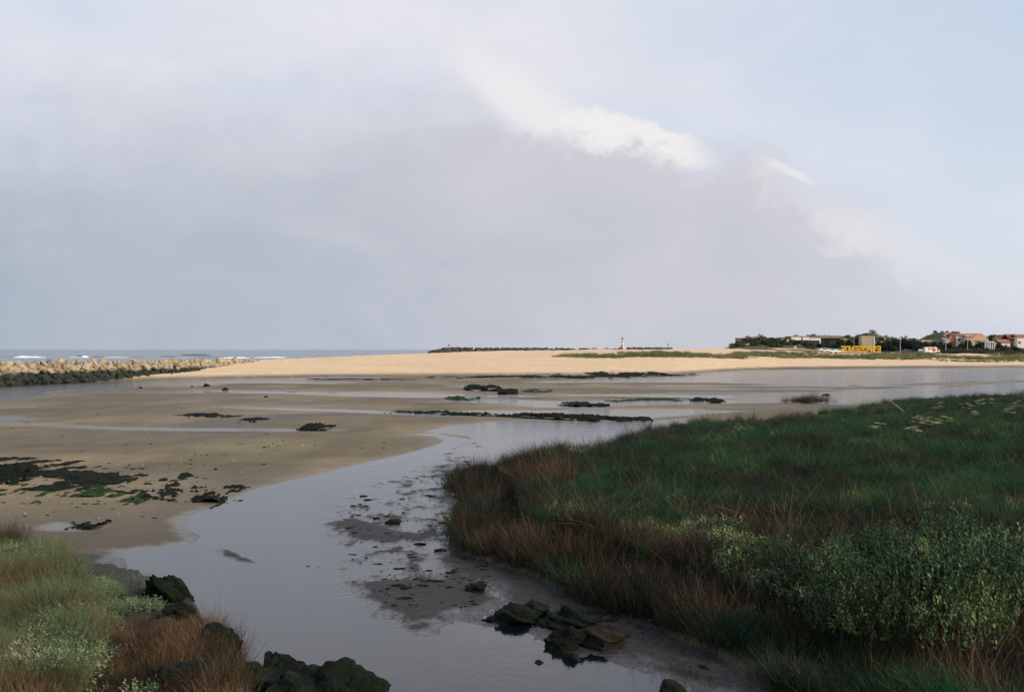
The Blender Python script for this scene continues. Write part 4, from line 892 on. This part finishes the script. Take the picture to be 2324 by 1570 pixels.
HD = [(1948, 838, 22, 'dark shrub under the white fascia, leftmost'), (1966, 841, 22, 'dark shrub under the white fascia, second from left'), (1984, 843, 22, 'dark shrub under the white fascia, near its yellowish awning'), (2002, 841, 24, 'dark shrub under the right end of the white fascia'),
      (2022, 842, 24, 'dark shrub behind the leftmost white cars'), (2038, 841, 22, 'dark shrub behind the white car half hidden by the sign'), (2330, 848, 22, 'low dark shrub at the foot of the red brick tower'), (2412, 846, 22, 'low dark shrub before the glass pavilion, left of it'), (2452, 846, 24, 'low dark shrub before the low white house with two windows'), (2478, 845, 24, 'low dark shrub before the big red house'), (2240, 840, 30, 'dark shrub directly behind the small pale car'), (2180, 842, 30, 'dark shrub at the right end of the yellow letters')]
for k, (px, ty, wd, lb) in enumerate(HD): TR.append((px, ty, wd, 438, lb))
for k, (px, ty, wd, d, lb) in enumerate(TR):
    X = XS(px, d); g = gz(X, d); H = max(ZS(ty, d)-g, 2.0); R = wd/2777.8*d/2*1.15
    e = empty('tree', (X, d, g), lb, 'tree', 'dark trees of the village', k*2.1)
    put('crown', crown_me[k % 5], e, (0, 0, H*.06), scl=(R, R, H*.94)); put('trunk', trunk_me, e, scl=(R, R, H*.9))

# ------------------------------------------------------------------ village houses
def yaw(o, a): o.rotation_euler = (0, 0, a)
def window(parent, x, z, w_, h_, y=0, mat=None, frame=None):
    m = MB(); m.box(x-w_/2, x+w_/2, y-.06, y+.1, z, z+h_); f = m.build('window', frame or M['white'], parent)
    p = MB(); p.box(x-w_/2+.09, x+w_/2-.09, y-.10, y+.05, z+.09, z+h_-.09); p.build('pane', mat or M['glass'], f); return f
def house(name, label, px0, px1, ytop, yeave, d, wallm, roofm, depth=8, wins=(), ridge='x', cat='house', rz=0.0, over=.35, chimney=None):
    x0, x1 = XS(px0, d), XS(px1, d); xc = (x0+x1)/2; w_ = (x1-x0)/2; g = gz(xc, d); zt, ze = ZS(ytop, d)-g, ZS(yeave, d)-g
    e = empty(name, (xc, d, g), label, cat, rz=rz)
    m = MB(); 
    if ridge == 'x': m.box(-w_, w_, 0, depth, -.6, ze)
    else: m.prism([(-w_, -.6), (w_, -.6), (w_, ze), (0, zt), (-w_, ze)], 0, depth, 'y')
    m.build('wall', wallm, e)
    rm = MB()
    if ridge == 'x':
        rm.prism([(-over, ze-.05), (depth/2, zt), (depth+over, ze-.05), (depth+over, ze+.13), (depth/2, zt+.22), (-over, ze+.13)], -w_-over, w_+over, 'x')
    else:
        rm.prism([(-w_-over, ze-.18), (0, zt+.02), (w_+over, ze-.18), (w_+over, ze+.04), (0, zt+.24), (-w_-over, ze+.04)], -over, depth+over, 'y')
    rf = rm.build('roof', roofm, e)
    if chimney is not None:
        c = MB(); c.box(chimney-.35, chimney+.35, depth*.4, depth*.4+.7, ze, zt+.9); c.build('chimney', M['white'], rf)
    for q in wins: window(e, *q)
    return e, g, w_, ze, zt
# ruined brick hut on the dune
d = 452; x0, x1 = XS(1800, d), XS(1848, d); xc = (x0+x1)/2; g = gz(xc, d); zt = ZS(827, d)-g; w_ = (x1-x0)/2
e = empty('ruined_hut', (xc, d, g), 'ruined reddish brick hut with dark gaps at the left end of the scrubby dune', 'hut')
m = MB(); m.box(-w_, -w_*.55, 0, 4, -.8, zt); m.box(-w_*.55, -w_*.1, 0, 4, -.8, zt*.45); m.box(-w_*.1, w_*.5, 0, 4, -.8, zt*.62); m.box(w_*.5, w_, 0, 4, -.8, zt*.9); m.box(-w_*.55, w_*.5, 2.5, 4, -.8, zt*.9); m.build('wall', M['pinkbrick'], e)
m = MB(); m.box(-w_*1.02, w_*1.03, -.15, 4.2, zt, zt+.35); m.build('roof', M['brownroof'], e)
m = MB(); m.box(-w_*.5, -w_*.12, 1.0, 1.2, zt*.47, zt*.98); m.build('gap_shade', M['darkwall'], e)  # dark panel painting the shade inside the gap
# beach restaurant with white fascia
d = 446; x0, x1 = XS(1930, d), XS(2004, d); xc = (x0+x1)/2; g = gz(xc, d); w_ = (x1-x0)/2; f = lambda px: XS(px, d)-xc
e = empty('beach_restaurant', (xc, d, g), 'low beach building with white fascia panels over dark glazing', 'building')
zt = ZS(821, d)-g; z1 = ZS(832, d)-g; zb = ZS(846, d)-g
m = MB(); m.box(f(1934), f(2002), .6, 9, min(zb, 0)-.5, z1); m.build('wall', M['darkwall'], e)
for a, b, y0, y1 in [(1932, 1956, 823, 830.5), (1960, 1976, 823, 830.5), (1976.6, 2004, 825.5, 831)]:
    m = MB(); m.box(f(a), f(b), 0, .7, ZS(y1, d)-g, ZS(y0, d)-g); m.build('fascia', M['white'], e)
m = MB(); m.box(f(1931), f(2005), .72, 9.4, z1, zt+.1); m.build('roof', M['brownroof'], e)
m = MB(); m.box(f(2001), f(2004), 0, .6, min(zb, 0)-.4, ZS(831.2, d)-g); m.build('post', M['white'], e)
m = MB(); m.box(f(1974), f(1975.2), .2, .55, min(zb, 0)-.4, ZS(831.2, d)-g); m.build('post', M['wood'], e)
for a, b in [(1936, 1945), (1946, 1955), (1957, 1965), (1966, 1973), (1977, 1985), (1986, 1993), (1994, 2000)]:
    m = MB(); m.box(f(a), f(b), .45, .62, z1-1.9, z1-.25); m.build('window', M['glass'], e)
m = MB(); m.box(f(1982), f(1999), .1, .35, z1-2.1, z1-1.55); m.build('awning', M['cream'], e)
m = MB(); m.box(f(1949), f(1953), 3, 4, zt+.1, zt+.85); m.build('roof_vent', M['metal'], e)
m = MB(); m.tube([(f(1987), 3, zt), (f(1987), 3, zt+.9)], .06); m.build('flue', M['metal'], e)
X = XS(1925, 444); g = gz(X, 444); m = MB(); m.box(-.6, .6, 0, 1.1, ZS(835.5, 444)-g, ZS(829.5, 444)-g); m.box(-.08, .08, .3, .5, -.3, ZS(835.5, 444)-g); m.bevel(.05)
tag(m.build('white_board', M['white'], None, (X, 444, g)), 'small white board on a post left of the beach building', 'board')
# long dark building with brown roof
d = 462; x0, x1 = XS(2005, d), XS(2050, d); xc = (x0+x1)/2; g = gz(xc, d); w_ = (x1-x0)/2; zt = ZS(820, d)-g; z1 = ZS(826, d)-g
e = empty('long_building', (xc, d, g), 'long dark building with a flat brown roof right of the white fascia', 'building')
m = MB(); m.box(-w_, w_, 0, 9, -.6, z1); m.build('wall', M['darkwall'], e)
m = MB(); m.prism([(-.7, z1), (9.6, z1), (9.6, zt), (5, zt+.3), (-.7, zt-.35)], -w_-.6, w_+.6, 'x'); m.build('roof', M['brownroof'], e)
for k in range(7): m = MB(); m.box(-w_+.5+k*w_*.28, -w_+.5+k*w_*.28+w_*.2, -.12, .05, z1-2.3, z1-.6); m.build('window', M['glass'], e)
# beige block
d = 452; xa, xb, xc2 = XS(2104, d), XS(2132, d), XS(2135, d); g = gz(xa, d); zt = ZS(820.5, d)-g
e = empty('beige_block', ((xa+xb)/2, d, g), 'plain windowless beige block behind the yellow letters', 'building', rz=math.radians(-6)); w_ = (xb-xa)/2
m = MB(); m.box(-w_, w_, 0, 6, -.5, zt); m.build('wall', M['cream'], e)
m = MB(); m.box(w_+.004, w_+.5, -.1, 6, -.5, zt-.05); m.build('lit_edge', M['white'], e)  # white strip paints the sunlit right edge of the block
m = MB(); m.box(-w_*1.01, w_*1.01, -.08, 6.1, zt+.002, zt+.18); m.build('coping', M['cream'], e)
# white house with red brick tower
e, g, w_, ze, zt = house('white_house', 'large white house with a red brick tower at its left', 2334, 2378, 815, 819, 505, M['white'], M['redroof'], 10, [(-2.5, 3.6, 1.2, 1.3), (1.2, 3.6, 1.1, 1.3), (-2.5, .9, 1.2, 1.3), (2.8, 3.7, .9, 1.1)])
d = 503; a, b = XS(2319, d)-e.location.x, XS(2331, d)-e.location.x
m = MB(); m.box(a, b, -1.5, 3, -1.2, ZS(815, d)-g); m.build('brick_tower', M['redbrick'], e)
m = MB(); m.box(a-1.4, a-.05, -1.2, -.2, ZS(850, d)-g, ZS(846.5, d)-g+1.0); m.build('porch', M['white'], e)
house('orange_roof_house', 'house with a long pale orange roof right of the white house', 2374, 2412, 819, 832, 515, M['cream'], M['orangeroof'], 9, [(-1.5, 1.0, 1.1, 1.2), (1.5, 1.0, 1.1, 1.2)])
house('red_roof_house', 'house with bright red roof behind the orange roofed one', 2378, 2404, 815, 823, 545, M['cream'], M['redroof'], 9, [(-1.5, 1.5, 1.0, 1.1)], chimney=1.2)
house('cream_house', 'small cream house wing left of the orange roof', 2360, 2378, 818.5, 822, 500, M['cream'], M['orangeroof'], 6, [(0, 3.2, .9, 1.0)])
house('porch_house', 'low white house with a red roof and two windows', 2440, 2466, 829, 836, 498, M['white'], M['redroof'], 8, [(-1.3, .7, 1.0, 1.5), (.6, .7, 1.0, 1.5)])
house('gable_house', 'white gabled house standing behind the low red roofed house', 2444, 2462, 818, 828, 525, M['white'], M['redroof'], 9, [(0, 3.6, .9, 1.0)], 'y')
house('big_red_house', 'big house with red tiled roof and brick front at the right edge', 2466, 2489, 816, 828, 510, M['redbrick'], M['redroof'], 9, [(-.2, 1.6, .8, 2.2, 0, M['cream'])])
house('white_end_house', 'white house with one dark window at the far right edge', 2484, 2512, 817, 823, 507, M['white'], M['redroof'], 9, [(-1.6, 2.6, 1.0, 1.2)])
house('left_back_house', 'small white house partly hidden left of the brick tower', 2308, 2319, 827, 830, 500, M['white'], M['orangeroof'], 6, [(0, 2.0, .8, .9)])
# glass pavilion
d = 455; x0, x1 = XS(2405, d), XS(2428, d); xc = (x0+x1)/2; w_ = (x1-x0)/2; g = gz(xc, d); zt = ZS(833, d)-g
e = empty('glass_pavilion', (xc, d, g), 'small pale pavilion of columns and blue glass before the houses', 'pavilion')
m = MB(); m.box(-w_*1.05, w_*1.05, -.15, 4.2, zt-.35, zt); m.build('roof', M['white'], e)
for k in range(6): m = MB(); x = -w_+.12+k*(2*w_-.24)/5; m.box(x-.13, x+.13, 0, .26, -.3, zt-.352); m.build('column', M['white'], e)
for k in range(5): m = MB(); x = -w_+.12+(k+.5)*(2*w_-.24)/5; hw_ = (2*w_-.24)/10-.14; m.box(x-hw_, x+hw_, .08, .14, .05, zt-.36); m.build('pane', M['blueglass'] if k in (1, 2) else M['glass'], e)
m = MB(); m.box(-w_, w_, .3, 4, -.3, zt-.36); m.build('core', M['darkwall'], e)

# ------------------------------------------------------------------ letters seen from behind: they read mirrored from here
def letter_polys(c):
    t = .30
    R = lambda a, b, c_, d_: [(a, b), (c_, b), (c_, d_), (a, d_)]
    E_ = [R(0, 0, t, 1.6), R(t, 0, 1, t), R(t, .65, .88, .95), R(t, 1.3, 1, 1.6)]
    return {'E': E_, 'P': [R(0, 0, t, 1.6), R(t, .6, .75, .88), R(t, 1.3, .75, 1.6), [(.75, .6), (.92, .66), (1.02, .8), (1.02, 1.4), (.92, 1.54), (.75, 1.6), (.75, 1.3), (.75, .88)][:6]+[(.75, 1.32), (.72, 1.28), (.72, .9)]],
            'O': [R(.22, 0, .8, t), R(.22, 1.3, .8, 1.6), R(0, .22, t, 1.38), R(.72, .22, 1.02, 1.38), [(0, .22), (.22, 0), (.3, .3)], [(1.02, .22), (.72, .3), (.8, 0)], [(0, 1.38), (.3, 1.3), (.22, 1.6)], [(1.02, 1.38), (.8, 1.6), (.72, 1.3)]],
            'S': [R(0, 0, .8, t), R(.2, .65, .8, .95), R(.2, 1.3, 1.0, 1.6), R(.7, .2, 1.0, .75), R(0, .85, .3, 1.4), [(.8, 0), (1.0, .2), (.8, .2)], [(.2, 1.6), (0, 1.4), (.2, 1.4)]],
            'N': [R(0, 0, .26, 1.6), R(.74, 0, 1.0, 1.6), [(.26, 1.6), (.26, 1.12), (.74, 0), (.74, .5)]],
            'D': [R(0, 0, t, 1.6), R(t, 0, .7, .28), R(t, 1.32, .7, 1.6), R(.72, .25, 1.02, 1.35), [(.7, 0), (1.02, .25), (.72, .28)], [(.7, 1.6), (.72, 1.32), (1.02, 1.35)]]}[c]
d = 408; xr, xl = XS(2150.5, d), XS(2053, d); g = gz((xl+xr)/2, d); z0 = ZS(859.6, d)-g; zt = ZS(844.3, d)-g
sg = empty('letter_sign', ((xl+xr)/2, d, g), 'long sign of big yellow block letters seen from behind, mirrored', 'sign')
Wd = xr-xl; cell = Wd/9; sxl = cell*.94/1.02; szl = (zt-z0)/1.6
for k, c in enumerate('ESPOSENDE'):
    m = MB(); kk = 0
    for p in letter_polys(c):
        m.prism([(-q[0]*sxl, q[1]*szl) for q in p], kk*.004, .42-kk*.004, 'y'); kk += 1
    o = m.build('letter', M['yellow'], sg, (Wd/2-k*cell-.02, 0, z0)); o['label'] = 'yellow block letter '+c
    for s_ in (.18, .80):
        m = MB(); m.box(-s_*sxl-.05, -s_*sxl+.05, -.06, -.008, .02, (zt-z0)*.97); m.build('brace', M['orange'], o)
m = MB(); m.box(-Wd/2-.4, Wd/2+.3, -.3, .8, -.8, z0-.01); m.build('plinth', M['concrete'], sg)

# ------------------------------------------------------------------ vehicles
def car(label, px, d, mat, yaw_=0.0, L=4.3, H=1.5, group=None):
    X = XS(px, d); g = gz(X, d)
    e = empty('parked_car', (X, d, g), label, 'car', group, yaw_); h = L/2
    m = MB(); m.prism([(-h, .35), (h, .35), (h, .75), (h*.92, .88), (h*.45, .95), (h*.18, H-.05), (-h*.45, H), (-h*.85, .98), (-h, .88)], -.82, .82, 'y'); m.bevel(.05); m.build('body', mat, e)
    m = MB(); m.prism([(h*.38, .97), (h*.14, H-.13), (-h*.42, H-.09), (-h*.72, .99)], -.84, .84, 'y'); m.build('windows', M['glass'], e)
    for sx in (-.62, .62):
        for y in (-.80, .62):
            m = MB(); m.prism([(h*sx+.32*math.cos(a*math.pi/6), .32+.32*math.sin(a*math.pi/6)) for a in range(12)], y-.03, y+.18, 'y'); m.build('wheel', M['rubber'], e)
    return e
car('white parked car, leftmost of the three beside the yellow sign', 2014, 418, M['whitepaint'], .1, group='white cars beside the yellow sign')
c2 = car('white parked car, middle of the three left of the yellow sign', 2030, 420, M['whitepaint'], 2.9, group='white cars beside the yellow sign')
car('white parked car half behind the left end of the sign', 2049, 416, M['whitepaint'], .2, group='white cars beside the yellow sign')
car('low white car in front of the middle one left of the sign', 2034, 406, M['whitepaint'], .0, 2.8, 1.1)
car('dark blue parked car under the dark trees', 2219, 418, M['navy'], .1)
car('small pale car at the left of the red and white van', 2247, 424, M['metal'], 1.3)
d = 420; X = XS(2275, d); g = gz(X, d); L = 36/2777.8*d; h = L/2
e = empty('delivery_van', (X, d, g), 'white van with large red blotches on its side before the dark trees', 'van')
m = MB(); m.prism([(-h, .4), (h*.55, .4), (h*.55, 2.25), (h*.4, 2.4), (-h*.85, 2.4), (-h, 2.2)], -.95, .95, 'y'); m.bevel(.07); m.build('body', M['whitepaint'], e)
m = MB(); m.prism([(h*.56, .4), (h, .4), (h, 1.15), (h*.86, 1.4), (h*.72, 2.05), (h*.56, 2.15)], -.92, .92, 'y'); m.bevel(.05); m.build('cab', M['cream'], e)
m = MB(); m.prism([(h*.62, 1.35), (h*.82, 1.35), (h*.71, 1.95), (h*.62, 2.0)], -.94, .94, 'y'); m.build('windows', M['glass'], e)
for cx_, cz_, rx, rz_ in [(-.45, 1.75, .55, .42), (.15, 1.35, .7, .75), (-.05, 2.0, .35, .25)]:
    m = MB(); m.prism([(cx_*h+rx*math.cos(a*math.pi/8), cz_+rz_*math.sin(a*math.pi/8)) for a in range(16)], -.965, -.955, 'y'); m.build('side_print', M['redprint'], e)
for sx in (-.62, .62):
    for y in (-.92, .74):
        m = MB(); m.prism([(h*sx+.36*math.cos(a*math.pi/6), .36+.36*math.sin(a*math.pi/6)) for a in range(12)], y-.03, y+.2, 'y'); m.build('wheel', M['rubber'], e)

# ------------------------------------------------------------------ posts and lamps
def lamp(label, px, ytop, d, arm=True):
    X = XS(px, d); g = gz(X, d); H = ZS(ytop, d)-g
    e = empty('street_lamp', (X, d, g), label, 'street lamp')
    m = MB(); m.tube([(0, 0, -.2), (0, 0, H*.5), (0, 0, H)], [.13, .11, .08], 8); m.build('pole', M['metal'], e)
    if arm:
        m = MB(); m.tube([(-1.0, 0, H*.74), (0, 0, H*.70), (1.6, 0, H*.80)], .07, 6); m.build('arm', M['metal'], e)
        for x, z in ((-1.15, .75), (1.75, .81)): m = MB(); m.box(x-.35, x+.35, -.15, .15, H*z-.1, H*z+.12); m.bevel(.04); m.build('lamp_head', M['white'], e)
    else:
        m = MB(); m.box(-.5, .5, -.15, .15, H, H+.16); m.bevel(.04); m.build('lamp_head', M['white'], e)
lamp('tall pale lamp post with two arms right of the van', 2309, 815, 428)
lamp('pale lamp post in front of the dark tree by the white house', 2362, 828, 436, False)
lamp('grey lamp post among the dark trees left of the dark car', 2198, 828, 424, False)
X = XS(2085, 430); g = gz(X, 430); m = MB(); m.tube([(0, 0, -.2), (.05, 0, ZS(822, 430)-g)], [.16, .11], 6); e = empty('wooden_pole', (X, 430, g), 'wooden utility pole standing behind the yellow letters', 'pole'); m.build('pole', M['wood'], e)
m = MB(); m.box(-.9, .9, -.08, -.0, ZS(826, 430)-g, ZS(825, 430)-g); m.build('crossbar', M['wood'], e)
X = XS(1942, 425); g = gz(X, 425); m = MB(); m.box(-.55, .55, 0, .6, -.2, 1.1); m.bevel(.06); tag(m.build('concrete_block', M['cream'], None, (X, 425, g)), 'pale concrete block at the foot of the scrubby dune', 'block')
for px, c, lb in ((2433, 'blue', 'tiny blue bin in the heath at right'), (2438.5, 'orange', 'tiny orange bin beside the blue one')):
    X = XS(px, 410); g = gz(X, 410); m = MB(); m.lathe([(.26, -.1), (.30, .85), (.33, .87), (.20, 1.0)], seg=12); tag(m.build('bin', M[c], None, (X, 410, g)), lb, 'bin')

# ------------------------------------------------------------------ lighthouse
d = 520; X = XS(1519.5, d); g = 3.6; zt = ZS(822, d)-g
e = empty('lighthouse', (X, d, g), 'small red and white banded lighthouse beyond the beach crest', 'lighthouse')
zb = ZS(848, d)-g
m = MB(); m.box(-1.35, .15, -1.2, 1.2, -.6, zb-.2); m.build('base_house', M['pinkbrick'], e)
m = MB(); m.prism([(-1.6, zb-.2), (.15, zb-.2), (.15, zb+.55), (-.4, zb+.75)], -1.4, 1.4, 'y'); m.build('roof', M['red'], e)
m = MB(); m.box(.154, 1.35, -1.3, 1.2, -.6, zb+.1); m.build('base_lit_side', M['white'], e)  # white half paints the sunlit right side of the darker base
segs = [(zb-.2, .56, 'white'), (zb+.75, .54, 'red'), (zb+1.25, .48, 'white'), (zb+2.15, .43, 'red'), (zb+2.65, .38, 'white'), (zb+3.5, .36, None)]
for (z0_, r0, c), (z1_, r1, _) in zip(segs[:-1], segs[1:]):
    m = MB(); m.lathe([(r0, z0_), (r1, z1_)], .0, 0, 16); m.build('tower_band', M[c], e)
m = MB(); m.lathe([(.50, zb+3.5), (.50, zb+3.62)], 0, 0, 16); m.build('gallery', M['red'], e)
m = MB(); m.lathe([(.33, zb+3.652), (.33, zb+4.25)], 0, 0, 12); m.build('lantern', M['glass'], e)
m = MB(); m.lathe([(.42, zb+4.252), (.30, zb+4.5), (.05, zb+4.75)], 0, 0, 12); m.build('cap', M['red'], e)
m = MB(); m.tube([(0, 0, zb+4.7), (0, 0, zb+5.6)], .04, 5); m.build('finial', M['metal'], e)

# ------------------------------------------------------------------ two far people
def person(label, X, Y, z, yaw_):
    e = empty('person', (X, Y, z), label, 'person', rz=yaw_)
    J = {'pel': (0, 0, .92, .15), 'wst': (0, 0, 1.08, .135), 'chs': (0, .01, 1.30, .165), 'nek': (0, 0, 1.47, .06), 'hd': (0, -.02, 1.58, .095), 'top': (0, -.01, 1.68, .085),
         'lh': (-.10, 0, .86, .105), 'lk': (-.12, -.04, .48, .07), 'la': (-.12, .04, .08, .05), 'lt': (-.13, -.14, .04, .045), 'rh': (.10, 0, .86, .105), 'rk': (.12, -.10, .49, .07), 'ra': (.12, -.02, .08, .05), 'rt': (.13, -.2, .04, .045),
         'ls': (-.19, 0, 1.40, .065), 'le': (-.25, .04, 1.12, .048), 'lw': (-.24, -.06, .88, .036), 'rs': (.19, 0, 1.40, .065), 're': (.25, .04, 1.12, .048), 'rw': (.24, -.08, .89, .036)}
    E = [('pel', 'wst'), ('wst', 'chs'), ('chs', 'nek'), ('nek', 'hd'), ('hd', 'top'), ('pel', 'lh'), ('lh', 'lk'), ('lk', 'la'), ('la', 'lt'), ('pel', 'rh'), ('rh', 'rk'), ('rk', 'ra'), ('ra', 'rt'), ('chs', 'ls'), ('ls', 'le'), ('le', 'lw'), ('chs', 'rs'), ('rs', 're'), ('re', 'rw')]
    k = list(J); me = bpy.data.meshes.new('body'); me.from_pydata([J[a][:3] for a in k], [(k.index(a), k.index(b)) for a, b in E], []); me.materials.append(M['cloth'])
    o = put('body', me, e); md = o.modifiers.new('skin', 'SKIN'); sv = me.skin_vertices[0].data
    for i, a in enumerate(k): sv[i].radius = (J[a][3],)*2; sv[i].use_root = (a == 'pel')
    o.modifiers.new('smooth', 'SUBSURF').levels = 1
    V, F = ICO[2]; put('head', mesh_np('head', V*np.array([.085, .10, .125]), F, [M['skin']], True), e, (0, -.03, 1.60))
    V, F = ICO[2]; put('hair', mesh_np('hair', V*np.array([.095, .105, .10]), F, [M['rubber']], True), e, (0, .0, 1.66))
person('person in dark clothes standing on the left head of the jetty', XS(1096, 519), 519, 5.95, .4)
person('person in dark clothes standing at the right end of the low dark wall', XS(1631, 470), 470, 5.85, -1.2)
